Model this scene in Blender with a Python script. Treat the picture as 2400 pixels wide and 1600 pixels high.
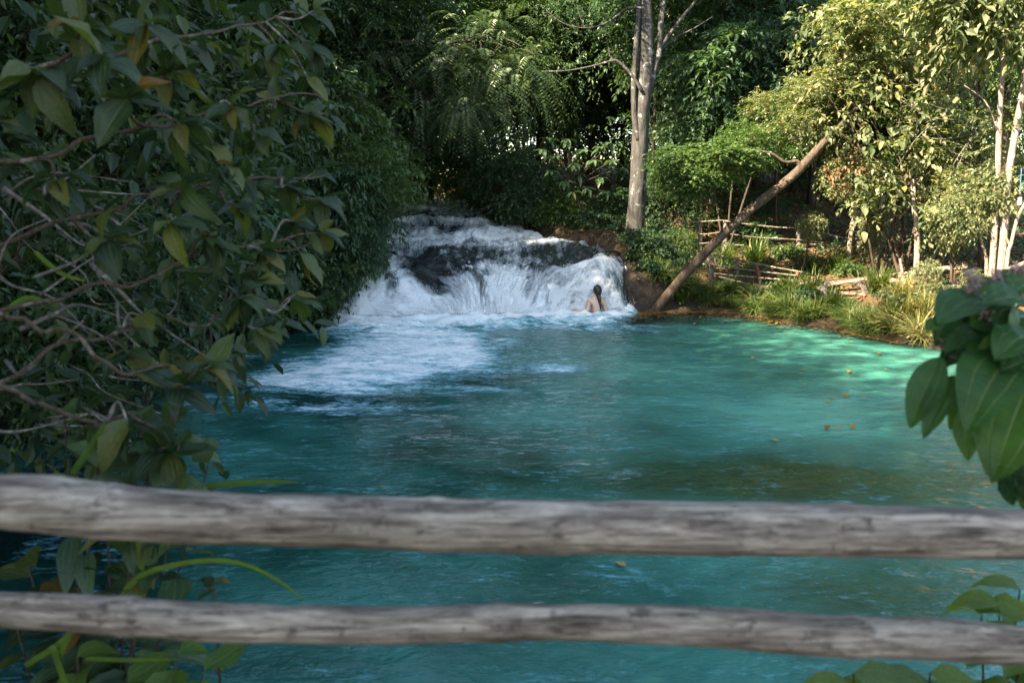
import bpy, math, random
import numpy as np
from mathutils import Vector, Matrix, Quaternion

for o in list(bpy.data.objects): bpy.data.objects.remove(o)
S = bpy.context.scene
COL = S.collection
R = math.radians

# ------------------------------------------------------------------ camera
CAMZ, PITCH, FOC = 2.5, R(10.5), 28/36*2400
cd = bpy.data.cameras.new('camera'); cam = bpy.data.objects.new('camera', cd); COL.objects.link(cam)
cam.location = (0, 0, CAMZ); cam.rotation_euler = (math.pi/2-PITCH, 0, 0)
cd.lens = 28; cd.sensor_width = 36; cd.clip_start = .05; cd.clip_end = 2000
cd.dof.use_dof = True; cd.dof.focus_distance = 16.5; cd.dof.aperture_fstop = 3.8
S.camera = cam

# ------------------------------------------------------------------ sky, sun, exposure
SUN_EL = R(40); SUN_DIR = Vector((-.83, -.56, 0)).normalized()*math.cos(SUN_EL)+Vector((0, 0, math.sin(SUN_EL)))
W = bpy.data.worlds.new('World'); S.world = W; W.use_nodes = True
nt = W.node_tree; bg = nt.nodes['Background']
sky = nt.nodes.new('ShaderNodeTexSky'); sky.sky_type = 'NISHITA'; sky.sun_disc = False
sky.sun_elevation = SUN_EL; sky.sun_rotation = math.atan2(SUN_DIR.x, SUN_DIR.y)
nt.links.new(sky.outputs[0], bg.inputs[0]); bg.inputs[1].default_value = .11
sl = bpy.data.lights.new('sun', 'SUN'); sl.energy = 5.0; sl.angle = R(.53); sl.color = (1, .9, .74)
sun = bpy.data.objects.new('sun', sl); COL.objects.link(sun)
sun.rotation_euler = SUN_DIR.to_track_quat('Z', 'Y').to_euler()
S.view_settings.view_transform = 'Standard'; S.view_settings.look = 'None'
S.view_settings.exposure = 2.7; S.view_settings.use_white_balance = True; S.view_settings.white_balance_temperature = 7900; S.view_settings.white_balance_tint = 6
S.view_settings.gamma = 1; S.view_settings.use_curve_mapping = False
S.cycles.max_bounces = 6; S.cycles.diffuse_bounces = 2; S.cycles.glossy_bounces = 3
S.cycles.transmission_bounces = 4; S.cycles.transparent_max_bounces = 14
S.cycles.use_denoising = True; S.cycles.use_light_tree = False; S.cycles.sample_clamp_indirect = 6
S.cycles.caustics_reflective = False; S.cycles.caustics_refractive = False

# ------------------------------------------------------------------ helpers
def at(px, py, Y):
    """world point on the ray of photo pixel (2400x1600) at forward distance Y"""
    a, b = (px-1200)/FOC, (800-py)/FOC
    d = np.array([a, math.cos(PITCH)+b*math.sin(PITCH), -math.sin(PITCH)+b*math.cos(PITCH)])
    return np.array([0, 0, CAMZ])+d*(Y/d[1])
def proj(x, y, z):
    dz = z-CAMZ
    f = y*math.cos(PITCH)-dz*math.sin(PITCH); u = y*math.sin(PITCH)+dz*math.cos(PITCH)
    f = np.maximum(f, .05)
    return 1200+FOC*x/f, 800-FOC*u/f
def ss(x): x = np.clip(x, 0, 1); return x*x*(3-2*x)
def _h(ix, iy, iz):
    n = (ix.astype(np.int64)*374761393+iy.astype(np.int64)*668265263+iz.astype(np.int64)*1440662683) & 0xffffffff
    n = ((n ^ (n >> 13))*1274126177) & 0xffffffff
    n = ((n ^ (n >> 16))*2246822519) & 0xffffffff
    return ((n ^ (n >> 15)) & 0xffffff)/0xffffff
def vnoise(x, y, z=0.):
    x, y, z = np.broadcast_arrays(np.asarray(x, float), y, z)
    ix, iy, iz = np.floor(x), np.floor(y), np.floor(z)
    fx, fy, fz = ss(x-ix), ss(y-iy), ss(z-iz)
    r = 0
    for a in (0, 1):
        for b in (0, 1):
            for c in (0, 1):
                r = r+_h(ix+a, iy+b, iz+c)*(fx if a else 1-fx)*(fy if b else 1-fy)*(fz if c else 1-fz)
    return r
def fbm(x, y, z=0., o=4):
    r, a, t = 0, .5, 0
    for i in range(o):
        r = r+a*vnoise(x, y, z); t += a; a *= .5
        x, y, z = np.asarray(x)*2.03+7.1, np.asarray(y)*2.03+3.7, np.asarray(z)*2.03+1.3
    return r/t
def nrm(v): return v/np.maximum(np.linalg.norm(v, axis=-1, keepdims=True), 1e-9)

def np_mesh(name, V, F, mat=None, smooth=False, uv=None, attrs=None):
    V = np.ascontiguousarray(V, np.float32); F = np.ascontiguousarray(F, np.int32); n, k = F.shape
    me = bpy.data.meshes.new(name)
    me.vertices.add(len(V)); me.vertices.foreach_set('co', V.ravel())
    me.loops.add(n*k); me.loops.foreach_set('vertex_index', F.ravel())
    me.polygons.add(n); me.polygons.foreach_set('loop_start', np.arange(0, n*k, k, dtype=np.int32))
    me.polygons.foreach_set('use_smooth', np.full(n, smooth))
    if uv is not None:
        l = me.uv_layers.new(name='uv'); l.data.foreach_set('uv', np.ascontiguousarray(uv, np.float32)[F.ravel()].ravel())
    for a, d in (attrs or {}).items():
        me.attributes.new(a, 'FLOAT', 'POINT').data.foreach_set('value', np.ascontiguousarray(d, np.float32))
    me.update(calc_edges=True)
    if mat: me.materials.append(mat)
    return me
def obj(name, me, parent=None, label=None, cat=None, group=None, kind=None, M=None):
    o = bpy.data.objects.new(name, me); COL.objects.link(o)
    if parent is not None:
        o.parent = parent
    if M is not None: o.matrix_basis = M
    for k, v in (('label', label), ('category', cat), ('group', group), ('kind', kind)):
        if v: o[k] = v
    return o
def root(name, loc, label, cat, group=None):
    o = obj(name, None, None, label, cat, group); o.location = tuple(loc); o.empty_display_size = .1
    return o
def local(V, r): return np.asarray(V)-np.array(r.location)

class MB:
    """collects tubes / boxes / lumps (quads) into one mesh"""
    def __init__(s): s.V, s.F, s.U, s.n = [], [], [], 0
    def add(s, V, F, U=None):
        V = np.asarray(V, float); s.V.append(V); s.F.append(np.asarray(F)+s.n); s.n += len(V)
        s.U.append(np.zeros((len(V), 2)) if U is None else U)
    def tube(s, P, rad, sides=8, rough=0., seed=0, cap=True):
        P = np.asarray(P, float); n = len(P); rad = np.broadcast_to(np.asarray(rad, float), (n,))
        T = nrm(np.gradient(P, axis=0)); up = np.array([0, 0, 1.]) if abs(T[:, 2]).mean() < .8 else np.array([0, 1., 0])
        A = nrm(np.cross(T, up)); B = np.cross(T, A)
        th = np.linspace(0, 2*math.pi, sides, endpoint=False)
        rr = np.repeat(rad[:, None], sides, 1)
        if rough:
            q = np.cumsum(np.r_[0, np.linalg.norm(np.diff(P, axis=0), axis=1)])
            rr = rr*(1+rough*(fbm(np.cos(th)[None]*1.3+seed, np.sin(th)[None]*1.3, q[:, None]/max(rad.mean(), .01)*.35, 4)-.5)*2)
        V = P[:, None]+rr[..., None]*(np.cos(th)[None, :, None]*A[:, None]+np.sin(th)[None, :, None]*B[:, None])
        i = np.arange(n-1)[:, None]*sides; j = np.arange(sides)[None]; k = (j+1) % sides
        F = np.stack([i+j, i+k, i+sides+k, i+sides+j], -1).reshape(-1, 4)
        q = np.cumsum(np.r_[0, np.linalg.norm(np.diff(P, axis=0), axis=1)])
        U = np.stack([np.repeat(q, sides), np.tile(th/(2*math.pi), n)], -1)
        V = V.reshape(-1, 3)
        if cap:
            V = np.vstack([V, P[0]-T[0]*rad[0]*.15, P[-1]+T[-1]*rad[-1]*.15]); U = np.vstack([U, [0, .5], [q[-1], .5]])
            jj = np.arange(sides); kk = (jj+1) % sides
            c0, c1 = n*sides, n*sides+1; e = (n-1)*sides
            F = np.vstack([F, np.stack([kk, jj, np.full(sides, c0), np.full(sides, c0)], -1)*1, np.stack([e+jj, e+kk, np.full(sides, c1), np.full(sides, c1)], -1)])
        s.add(V, F, U)
    def build(s, name, mat, smooth=True, org=None):
        V = np.vstack(s.V); F = np.vstack(s.F); U = np.vstack(s.U)
        if org is not None: V = V-np.array(org)
        tri = F[:, 2] == F[:, 3]
        if not tri.any(): return np_mesh(name, V, F, mat, smooth, U)
        Q = F[~tri]; F3 = np.vstack([Q[:, [0, 1, 2]], Q[:, [0, 2, 3]], F[tri][:, :3]])
        return np_mesh(name, V, F3, mat, smooth, U)
def spline(pts, n=24):
    """Catmull-Rom through points"""
    P = np.asarray(pts, float)
    if len(P) == 2: return P[0]+(P[1]-P[0])*np.linspace(0, 1, n)[:, None]
    Q = np.vstack([2*P[0]-P[1], P, 2*P[-1]-P[-2]]); m = len(P)-1
    t = np.linspace(0, m, n); i = np.minimum(t.astype(int), m-1); f = (t-i)[:, None]
    a, b, c, d = Q[i], Q[i+1], Q[i+2], Q[i+3]
    return .5*(2*b+(c-a)*f+(2*a-5*b+4*c-d)*f**2+(3*b-a-3*c+d)*f**3)

# ------------------------------------------------------------------ materials
def mat(name):
    m = bpy.data.materials.new(name); m.use_nodes = True
    n = m.node_tree.nodes; n.clear(); return m, n, m.node_tree.links
def N(n, t, **kw):
    x = n.new('ShaderNode'+t)
    for k, v in kw.items(): setattr(x, k, v)
    return x
def ramp(n, stops, interp='LINEAR'):
    r = n.new('ShaderNodeValToRGB'); e = r.color_ramp.elements; r.color_ramp.interpolation = interp
    while len(e) < len(stops): e.new(.5)
    for x, (p, c) in zip(e, stops): x.position = p; x.color = (*c, 1) if len(c) == 3 else c
    return r
def mixc(n, l, f, a, b, mode='MIX'):
    x = N(n, 'Mix', data_type='RGBA', blend_type=mode)
    for i, v in ((0, f), (6, a), (7, b)):
        if hasattr(v, 'is_linked'): l.new(v, x.inputs[i])
        else: x.inputs[i].default_value = v if i == 0 else (*v, 1)
    return x.outputs[2]
def mth(n, l, op, a, b=0., c=None, clamp=False):
    x = N(n, 'Math', operation=op, use_clamp=clamp)
    for i, v in enumerate((a, b) if c is None else (a, b, c)):
        if hasattr(v, 'is_linked'): l.new(v, x.inputs[i])
        else: x.inputs[i].default_value = v
    return x.outputs[0]
def noise(n, l, vec, scale, detail=4, rough=.55, dist=0., dim='3D'):
    x = N(n, 'TexNoise', noise_dimensions=dim)
    if vec is not None: l.new(vec, x.inputs['Vector'])
    x.inputs['Scale'].default_value = scale; x.inputs['Detail'].default_value = detail
    x.inputs['Roughness'].default_value = rough; x.inputs['Distortion'].default_value = dist
    return x.outputs[0]
def mapping(n, l, vec, scale=(1, 1, 1), loc=(0, 0, 0), rot=(0, 0, 0)):
    x = N(n, 'Mapping'); l.new(vec, x.inputs[0])
    x.inputs['Scale'].default_value = scale; x.inputs['Location'].default_value = loc; x.inputs['Rotation'].default_value = rot
    return x.outputs[0]
def bump(n, l, h, strength, dist=.02, normal=None):
    b = N(n, 'Bump'); b.inputs['Strength'].default_value = strength; b.inputs['Distance'].default_value = dist
    l.new(h, b.inputs['Height'])
    if normal is not None: l.new(normal, b.inputs['Normal'])
    return b.outputs[0]
def principled(n, l, color, rough=.6, normal=None, spec=.5):
    p = N(n, 'BsdfPrincipled')
    if hasattr(color, 'is_linked'): l.new(color, p.inputs['Base Color'])
    else: p.inputs['Base Color'].default_value = (*color, 1)
    if hasattr(rough, 'is_linked'): l.new(rough, p.inputs['Roughness'])
    else: p.inputs['Roughness'].default_value = rough
    p.inputs['Specular IOR Level'].default_value = spec
    if normal is not None: l.new(normal, p.inputs['Normal'])
    return p
def out(n, l, sh, disp=None):
    o = N(n, 'OutputMaterial'); l.new(sh, o.inputs[0]); return o

def leaf_mat(name, stops, trans=.35, rough=.42, per_object=False, veins=False, glow=1.7, spec=.45):
    m, n, l = mat(name)
    if per_object: rnd = N(n, 'ObjectInfo').outputs['Random']
    else:
        a = N(n, 'Attribute'); a.attribute_name = 'rnd'; rnd = a.outputs['Fac']
    c = ramp(n, stops); l.new(rnd, c.inputs[0]); col = c.outputs[0]; nor = None
    geo = N(n, 'NewGeometry'); tc = N(n, 'TexCoord')
    blot = noise(n, l, tc.outputs['Object'], 18 if veins else 6, 3)
    col = mixc(n, l, 1., col, ramp_out(n, l, blot, [(.3, (.72, .74, .7)), (.7, (1.15, 1.12, 1.05))]), 'MULTIPLY')
    if veins:
        uv = N(n, 'UVMap'); sx = N(n, 'SeparateXYZ'); l.new(uv.outputs[0], sx.inputs[0])
        v = mth(n, l, 'ABSOLUTE', mth(n, l, 'SUBTRACT', sx.outputs[1], .5))          # 0 midrib .. .5 edge
        def line(c0, w): return mth(n, l, 'SUBTRACT', 1., mth(n, l, 'DIVIDE', mth(n, l, 'ABSOLUTE', mth(n, l, 'SUBTRACT', v, c0)), w), clamp=True)
        ln = mth(n, l, 'MAXIMUM', line(0., .035), mth(n, l, 'MULTIPLY', line(.24, .025), .8))
        wv = N(n, 'TexWave'); wv.inputs['Scale'].default_value = 1.0; wv.bands_direction = 'X'
        l.new(mapping(n, l, uv.outputs[0], (7, 0, 0)), wv.inputs[0]); wv.inputs['Distortion'].default_value = 1.5
        col = mixc(n, l, mth(n, l, 'MULTIPLY', ln, .45), col, (.22, .26, .1))
        hgt = mth(n, l, 'SUBTRACT', mth(n, l, 'MULTIPLY', wv.outputs[1], .35), ln)
        nor = bump(n, l, hgt, .5, .004)
    p = principled(n, l, col, rough, nor, spec)
    t = N(n, 'BsdfTranslucent')
    tcol = mixc(n, l, 1., col, (glow, glow*1.05, glow*.45), 'MULTIPLY'); l.new(tcol, t.inputs[0])
    mx = N(n, 'MixShader'); mx.inputs[0].default_value = trans
    l.new(p.outputs[0], mx.inputs[1]); l.new(t.outputs[0], mx.inputs[2])
    out(n, l, mx.outputs[0]); return m
def ramp_out(n, l, fac, stops):
    r = ramp(n, stops); l.new(fac, r.inputs[0]); return r.outputs[0]

def bark_mat(name, dark, mid, pale, scale=9., lichen=.56):
    m, n, l = mat(name); tc = N(n, 'TexCoord').outputs['Object']
    v = mapping(n, l, tc, (1, 1, .22))
    a = noise(n, l, v, scale*2, 6, .65); b = noise(n, l, tc, scale*.55, 4, .7, .4)
    c = ramp_out(n, l, a, [(.3, dark), (.62, mid)])
    c = mixc(n, l, ramp_out(n, l, b, [(lichen-.02, (0, 0, 0)), (lichen+.06, (1, 1, 1))]), c, pale)
    sp = noise(n, l, tc, scale*6, 2)
    c = mixc(n, l, ramp_out(n, l, sp, [(.66, (0, 0, 0)), (.72, (.8, .8, .8))]), c, pale)
    p = principled(n, l, c, .85, bump(n, l, a, .7, .03), .25); out(n, l, p.outputs[0]); return m

M = {}
M['bark_grey'] = bark_mat('bark_grey', (.018, .017, .017), (.07, .066, .066), (.24, .24, .245), 8, .6)
M['bark_brown'] = bark_mat('bark_brown', (.024, .017, .013), (.095, .068, .052), (.2, .17, .15), 9, .64)
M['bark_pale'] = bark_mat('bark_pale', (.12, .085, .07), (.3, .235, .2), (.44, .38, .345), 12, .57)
M['bark_dark'] = bark_mat('bark_dark', (.018, .014, .012), (.07, .055, .045), (.15, .13, .12), 8, .66)
M['twig'] = bark_mat('twig', (.06, .052, .046), (.19, .17, .155), (.36, .34, .32), 30, .58)
M['twig_dark'] = bark_mat('twig_dark', (.03, .024, .018), (.1, .075, .055), (.2, .17, .14), 30, .6)
M['pole'] = bark_mat('pole', (.07, .055, .042), (.21, .17, .135), (.36, .32, .27), 22, .57)
M['post'] = bark_mat('post', (.06, .052, .05), (.19, .165, .155), (.3, .28, .27), 16, .6)
M['post_red'] = bark_mat('post_red', (.07, .025, .018), (.2, .075, .05), (.28, .16, .12), 16, .64)
M['plank'] = bark_mat('plank', (.09, .07, .053), (.27, .22, .18), (.4, .35, .3), 10, .6)

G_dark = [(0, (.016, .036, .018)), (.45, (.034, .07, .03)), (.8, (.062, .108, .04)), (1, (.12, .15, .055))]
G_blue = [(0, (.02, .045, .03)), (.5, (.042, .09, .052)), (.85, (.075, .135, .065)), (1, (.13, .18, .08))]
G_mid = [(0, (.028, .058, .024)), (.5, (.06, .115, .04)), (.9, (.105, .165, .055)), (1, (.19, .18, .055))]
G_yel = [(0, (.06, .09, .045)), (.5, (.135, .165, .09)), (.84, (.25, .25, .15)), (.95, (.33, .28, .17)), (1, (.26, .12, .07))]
G_fore = [(0, (.014, .036, .02)), (.45, (.03, .06, .026)), (.72, (.055, .085, .026)), (.9, (.1, .12, .03)), (.97, (.12, .1, .022)), (1, (.15, .08, .018))]
M['leaf_dark'] = leaf_mat('leaf_dark', G_dark)
M['leaf_blue'] = leaf_mat('leaf_blue', G_blue)
M['leaf_mid'] = leaf_mat('leaf_mid', G_mid)
M['leaf_yellow'] = leaf_mat('leaf_yellow', G_yel, .4)
M['leaf_frond'] = leaf_mat('leaf_frond', [(0, (.04, .075, .038)), (.6, (.075, .125, .06)), (1, (.13, .17, .085))], .3, .35)
M['leaf_dead'] = leaf_mat('leaf_dead', [(0, (.08, .035, .02)), (.5, (.16, .08, .045)), (1, (.28, .19, .12))], .25, .6)
M['leaf_fore'] = leaf_mat('leaf_fore', G_fore, .38, .4, True, True)
M['leaf_fore2'] = leaf_mat('leaf_fore_far', G_fore, .38, .4)
M['leaf_big'] = leaf_mat('leaf_big', [(0, (.018, .065, .02)), (.6, (.035, .11, .028)), (1, (.075, .16, .035))], .35, .42, True, True, 1.7, .28)
M['leaf_herb'] = leaf_mat('leaf_herb', [(0, (.06, .13, .025)), (1, (.13, .2, .035))], .4, .45, True, True)
M['leaf_droop'] = leaf_mat('leaf_droop', [(0, (.03, .07, .04)), (.6, (.055, .11, .06)), (.92, (.1, .16, .07)), (1, (.17, .16, .05))], .3, .38, True, True)
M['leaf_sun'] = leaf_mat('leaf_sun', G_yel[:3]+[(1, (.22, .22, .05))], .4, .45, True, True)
M['grass'] = leaf_mat('grass', [(0, (.025, .055, .015)), (.55, (.06, .11, .025)), (.85, (.13, .16, .05)), (1, (.3, .24, .12))], .35, .5)
M['grass_sun'] = leaf_mat('grass_sun', [(0, (.08, .11, .03)), (.5, (.2, .2, .07)), (1, (.4, .32, .18))], .35, .5)  # lighter copy of grass, sunlight put into its colour
M['litter'] = leaf_mat('litter', [(0, (.05, .025, .012)), (.4, (.14, .075, .035)), (.8, (.27, .16, .085)), (1, (.38, .27, .17))], .1, .7, glow=1.1)
M['floating'] = leaf_mat('floating', [(0, (.3, .08, .02)), (.6, (.45, .2, .03)), (1, (.35, .25, .08))], .1, .5, per_object=True, glow=1.1)
M['floating_mat'] = leaf_mat('floating_mat', [(0, (.06, .035, .015)), (.6, (.18, .1, .03)), (1, (.36, .2, .05))], .1, .5, glow=1.1)

# ground: leaf litter on the banks, wet earth with undercut shade painted in at the edge, pale sand and algae under water, rock by the falls
m, n, l = mat('ground'); geo = N(n, 'NewGeometry'); pos = geo.outputs['Position']
sx = N(n, 'SeparateXYZ'); l.new(pos, sx.inputs[0]); z = sx.outputs[2]
a1 = noise(n, l, pos, 22, 5, .7); a2 = noise(n, l, pos, 3, 4, .6); vor = N(n, 'TexVoronoi'); vor.inputs['Scale'].default_value = 16; l.new(pos, vor.inputs[0])
lit = ramp_out(n, l, a1, [(.3, (.035, .02, .012)), (.5, (.11, .06, .032)), (.7, (.2, .12, .065))])
lit = mixc(n, l, .35, lit, ramp_out(n, l, vor.outputs['Color'], [(0, (.05, .025, .012)), (1, (.24, .15, .08))]))
lit = mixc(n, l, ramp_out(n, l, a2, [(.45, (0, 0, 0)), (.65, (.6, .6, .6))]), lit, (.06, .045, .03))
rk = N(n, 'Attribute'); rk.attribute_name = 'rock'
rock = ramp_out(n, l, noise(n, l, pos, 6, 6, .65), [(.3, (.012, .01, .008)), (.55, (.05, .036, .024)), (.75, (.1, .06, .035))])
col = mixc(n, l, rk.outputs['Fac'], lit, rock)
wet = mth(n, l, 'MULTIPLY_ADD', z, -3.2, 1.35, clamp=True)  # damp edge, widened so its dark colour also holds undercut shade
col = mixc(n, l, wet, col, (.03, .02, .013))
alg = noise(n, l, mapping(n, l, pos, (.45, .45, .2)), 1., 4, .6)
sand = ramp_out(n, l, alg, [(.38, (.05, .07, .04)), (.5, (.3, .33, .24)), (.7, (.55, .55, .43))])
uw = mth(n, l, 'MULTIPLY_ADD', z, -5., -.3, clamp=True)
col = mixc(n, l, uw, col, sand)
h = mth(n, l, 'ADD', a1, mth(n, l, 'MULTIPLY', vor.outputs['Distance'], .6))
rgh = mth(n, l, 'MULTIPLY_ADD', mth(n, l, 'MAXIMUM', wet, rk.outputs['Fac']), -.5, .9)
p = principled(n, l, col, rgh, bump(n, l, h, .8, .05), .3); out(n, l, p.outputs[0]); M['ground'] = m

# pool water
m, n, l = mat('pool_water'); geo = N(n, 'NewGeometry'); pos = geo.outputs['Position']
def at_(nm): a = N(n, 'Attribute'); a.attribute_name = nm; return a.outputs['Fac']
w1 = noise(n, l, mapping(n, l, pos, (1, 1.6, 1), rot=(0, 0, .35)), 2.2, 3, .5, .8)
w2 = noise(n, l, mapping(n, l, pos, (1, 1.9, 1), rot=(0, 0, -.2)), 7., 4, .55, .6)
w3 = noise(n, l, mapping(n, l, pos, (1, 1.6, 1)), 26., 2, .5)
hh = mth(n, l, 'ADD', mth(n, l, 'ADD', w1, mth(n, l, 'MULTIPLY', w2, .55)), mth(n, l, 'MULTIPLY', w3, .1))
bst = ramp_out(n, l, noise(n, l, mapping(n, l, pos, (1, 1.5, 1)), .55, 3, .5), [(.35, (.2, .2, .2)), (.65, (.62, .62, .62))])
nor = bump(n, l, hh, .5, .08); l.new(bst, nor.node.inputs['Strength'])
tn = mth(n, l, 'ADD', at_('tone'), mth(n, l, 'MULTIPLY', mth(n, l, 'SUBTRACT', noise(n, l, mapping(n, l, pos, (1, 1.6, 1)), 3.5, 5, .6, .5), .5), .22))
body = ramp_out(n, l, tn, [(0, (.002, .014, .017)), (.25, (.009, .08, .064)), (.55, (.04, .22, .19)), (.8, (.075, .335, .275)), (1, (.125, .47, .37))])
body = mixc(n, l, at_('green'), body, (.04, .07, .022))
fe = at_('foam')
f1 = noise(n, l, mapping(n, l, pos, (.6, 1.6, 1), rot=(0, 0, .25)), 5., 7, .66, 1.1)
f2 = noise(n, l, mapping(n, l, pos, (.8, 1.4, 1), rot=(0, 0, .25)), 17., 5, .7, .8)
f0 = noise(n, l, mapping(n, l, pos, (.6, 1.5, 1), rot=(0, 0, .3)), 1.6, 4, .6, .8)
fo = mth(n, l, 'ADD', mth(n, l, 'MULTIPLY_ADD', f0, 1.1, -.55), mth(n, l, 'ADD', fe, mth(n, l, 'ADD', mth(n, l, 'MULTIPLY_ADD', f1, 1.7, -.85), mth(n, l, 'MULTIPLY_ADD', f2, 1.1, -.55))))
foam = ramp_out(n, l, fo, [(.4, (0, 0, 0)), (1.1, (1, 1, 1))])
airy = ramp_out(n, l, fo, [(.12, (0, 0, 0)), (.7, (1, 1, 1))])
body = mixc(n, l, mth(n, l, 'MULTIPLY', airy, .85), body, (.15, .42, .52))
fcol = mixc(n, l, foam, (.36, .6, .7), (.8, .84, .87))
body = mixc(n, l, foam, body, fcol)
dif = N(n, 'BsdfDiffuse'); l.new(body, dif.inputs[0]); l.new(nor, dif.inputs['Normal'])
tr = N(n, 'BsdfTransparent'); tr.inputs[0].default_value = (.25, .85, .7, 1)
mx1 = N(n, 'MixShader'); l.new(mth(n, l, 'MULTIPLY', at_('clear'), mth(n, l, 'SUBTRACT', 1., airy)), mx1.inputs[0])
l.new(dif.outputs[0], mx1.inputs[1]); l.new(tr.outputs[0], mx1.inputs[2])
gl = N(n, 'BsdfGlossy'); gl.inputs['Roughness'].default_value = .045; l.new(nor, gl.inputs['Normal'])
fr = N(n, 'Fresnel'); fr.inputs[0].default_value = 1.33; l.new(nor, fr.inputs['Normal'])
mx2 = N(n, 'MixShader'); l.new(mth(n, l, 'MULTIPLY', fr.outputs[0], mth(n, l, 'SUBTRACT', 1., mth(n, l, 'MULTIPLY', foam, .85))), mx2.inputs[0])
l.new(mx1.outputs[0], mx2.inputs[1]); l.new(gl.outputs[0], mx2.inputs[2]); out(n, l, mx2.outputs[0]); M['pool'] = m

# falling water: dark glassy sheet over rock with streaks of white; veil: torn white sheet
def falls_mat(name, veil, off):
    m, n, l = mat(name); uv = N(n, 'UVMap').outputs[0]
    a = N(n, 'Attribute'); a.attribute_name = 'foam'; fe = a.outputs['Fac']
    wv = N(n, 'VectorMath', operation='ADD'); l.new(uv, wv.inputs[0])
    wn = N(n, 'TexNoise'); wn.inputs['Scale'].default_value = 1.6; l.new(uv, wn.inputs['Vector'])
    ws = N(n, 'VectorMath', operation='SCALE'); ws.inputs['Scale'].default_value = .2; l.new(wn.outputs['Color'], ws.inputs[0]); l.new(ws.outputs[0], wv.inputs[1])
    u2 = wv.outputs[0]
    s1 = noise(n, l, mapping(n, l, u2, (7, 1.15, 1), (off, 0, 0)), 1., 5, .6, 0.)
    s2 = noise(n, l, mapping(n, l, u2, (20, 3.2, 1), (off, 3, 0)), 1., 4, .6, 0.)
    s3 = noise(n, l, mapping(n, l, u2, (2.6, 1.6, 1), (off, 5, 0)), 1., 5, .6, .2)
    s4 = noise(n, l, mapping(n, l, u2, (15, 9, 1), (off, 7, 0)), 1., 5, .7, .3)
    st = mth(n, l, 'ADD', mth(n, l, 'ADD', mth(n, l, 'ADD', mth(n, l, 'MULTIPLY_ADD', s4, .65, -.325), mth(n, l, 'MULTIPLY_ADD', s1, 1.1, -.55)), mth(n, l, 'MULTIPLY_ADD', s2, .45, -.225)), mth(n, l, 'MULTIPLY_ADD', s3, .9, -.45))
    fo = mth(n, l, 'ADD', fe, st)
    white = principled(n, l, ramp_out(n, l, fo, [(.3, (.38, .44, .5)), (1.2, (.76, .79, .83))]), .6, bump(n, l, st, .3, .03), .2)
    if veil:
        k = ramp_out(n, l, mth(n, l, 'ADD', fe, mth(n, l, 'MULTIPLY', st, 1.5)), [(.65, (0, 0, 0)), (1.6, (.75, .75, .75))])
        tr = N(n, 'BsdfTransparent'); mx = N(n, 'MixShader'); l.new(k, mx.inputs[0]); l.new(tr.outputs[0], mx.inputs[1]); l.new(white.outputs[0], mx.inputs[2])
    else:
        dk = principled(n, l, ramp_out(n, l, s3, [(.3, (.008, .011, .012)), (.7, (.045, .055, .06))]), .16, bump(n, l, st, .6, .05), .5)
        k = ramp_out(n, l, fo, [(.26, (0, 0, 0)), (.88, (1, 1, 1))])
        mx = N(n, 'MixShader'); l.new(k, mx.inputs[0]); l.new(dk.outputs[0], mx.inputs[1]); l.new(white.outputs[0], mx.inputs[2])
    out(n, l, mx.outputs[0]); return m
M['falls'] = falls_mat('falling_water', False, 0.); M['veil'] = falls_mat('water_veil', True, 13.)
m, n, l = mat('spray'); p = principled(n, l, (.85, .88, .9), .4); out(n, l, p.outputs[0]); M['spray'] = m

# weathered rail wood (uv: metres along, 0..1 around)
m, n, l = mat('rail_wood'); uv = N(n, 'UVMap').outputs[0]; tc = N(n, 'TexCoord').outputs['Object']
fb = noise(n, l, mapping(n, l, tc, (5, 60, 60)), 1., 8, .74, .4); bl_ = noise(n, l, mapping(n, l, tc, (22, 30, 30)), 1., 5, .7, .3); fb2 = noise(n, l, mapping(n, l, tc, (9, 210, 210)), 1., 3, .6)
pt = noise(n, l, mapping(n, l, tc, (9, 20, 20)), 1., 6, .68, .4); lg = noise(n, l, mapping(n, l, tc, (5, 24, 24)), 1., 6, .66, .4)
c = ramp_out(n, l, fb, [(.36, (.045, .035, .03)), (.48, (.21, .17, .145)), (.64, (.5, .43, .375))])
c = mixc(n, l, ramp_out(n, l, lg, [(.44, (0, 0, 0)), (.66, (.6, .6, .6))]), c, (.11, .088, .077)); c = mixc(n, l, ramp_out(n, l, bl_, [(.34, (.8, .8, .8)), (.44, (0, 0, 0))]), c, (.06, .047, .04))
c = mixc(n, l, ramp_out(n, l, pt, [(.56, (0, 0, 0)), (.7, (.42, .42, .42))]), c, (.54, .48, .43))
c = mixc(n, l, ramp_out(n, l, fb2, [(.33, (.9, .9, .9)), (.42, (0, 0, 0))]), c, (.035, .027, .022))
p = principled(n, l, c, .8, bump(n, l, mth(n, l, 'ADD', fb, mth(n, l, 'MULTIPLY', fb2, .5)), .8, .006), .25); out(n, l, p.outputs[0]); M['rail'] = m
def plain(name, c, r=.5, spec=.5):
    m, n, l = mat(name); tc = N(n, 'TexCoord').outputs['Object']
    q = noise(n, l, tc, 25, 3)
    p = principled(n, l, mixc(n, l, 1., c, ramp_out(n, l, q, [(.3, (.85, .85, .85)), (.7, (1.1, 1.1, 1.1))]), 'MULTIPLY'), r, None, spec)
    out(n, l, p.outputs[0]); return m
M['skin'] = plain('skin', (.66, .43, .32), .38); M['hair'] = plain('hair', (.03, .02, .016), .35)
M['bikini'] = plain('bikini', (.22, .2, .5), .6); M['bikini2'] = plain('bikini_teal', (.15, .5, .42), .6)
M['flower'] = plain('flower', (.3, .19, .2), .7); M['bulb'] = plain('bulb', (.55, .58, .62), .25); M['black'] = plain('black_plastic', (.02, .02, .022), .4); M['blue'] = plain('blue_cord', (.03, .2, .4), .5)

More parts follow.
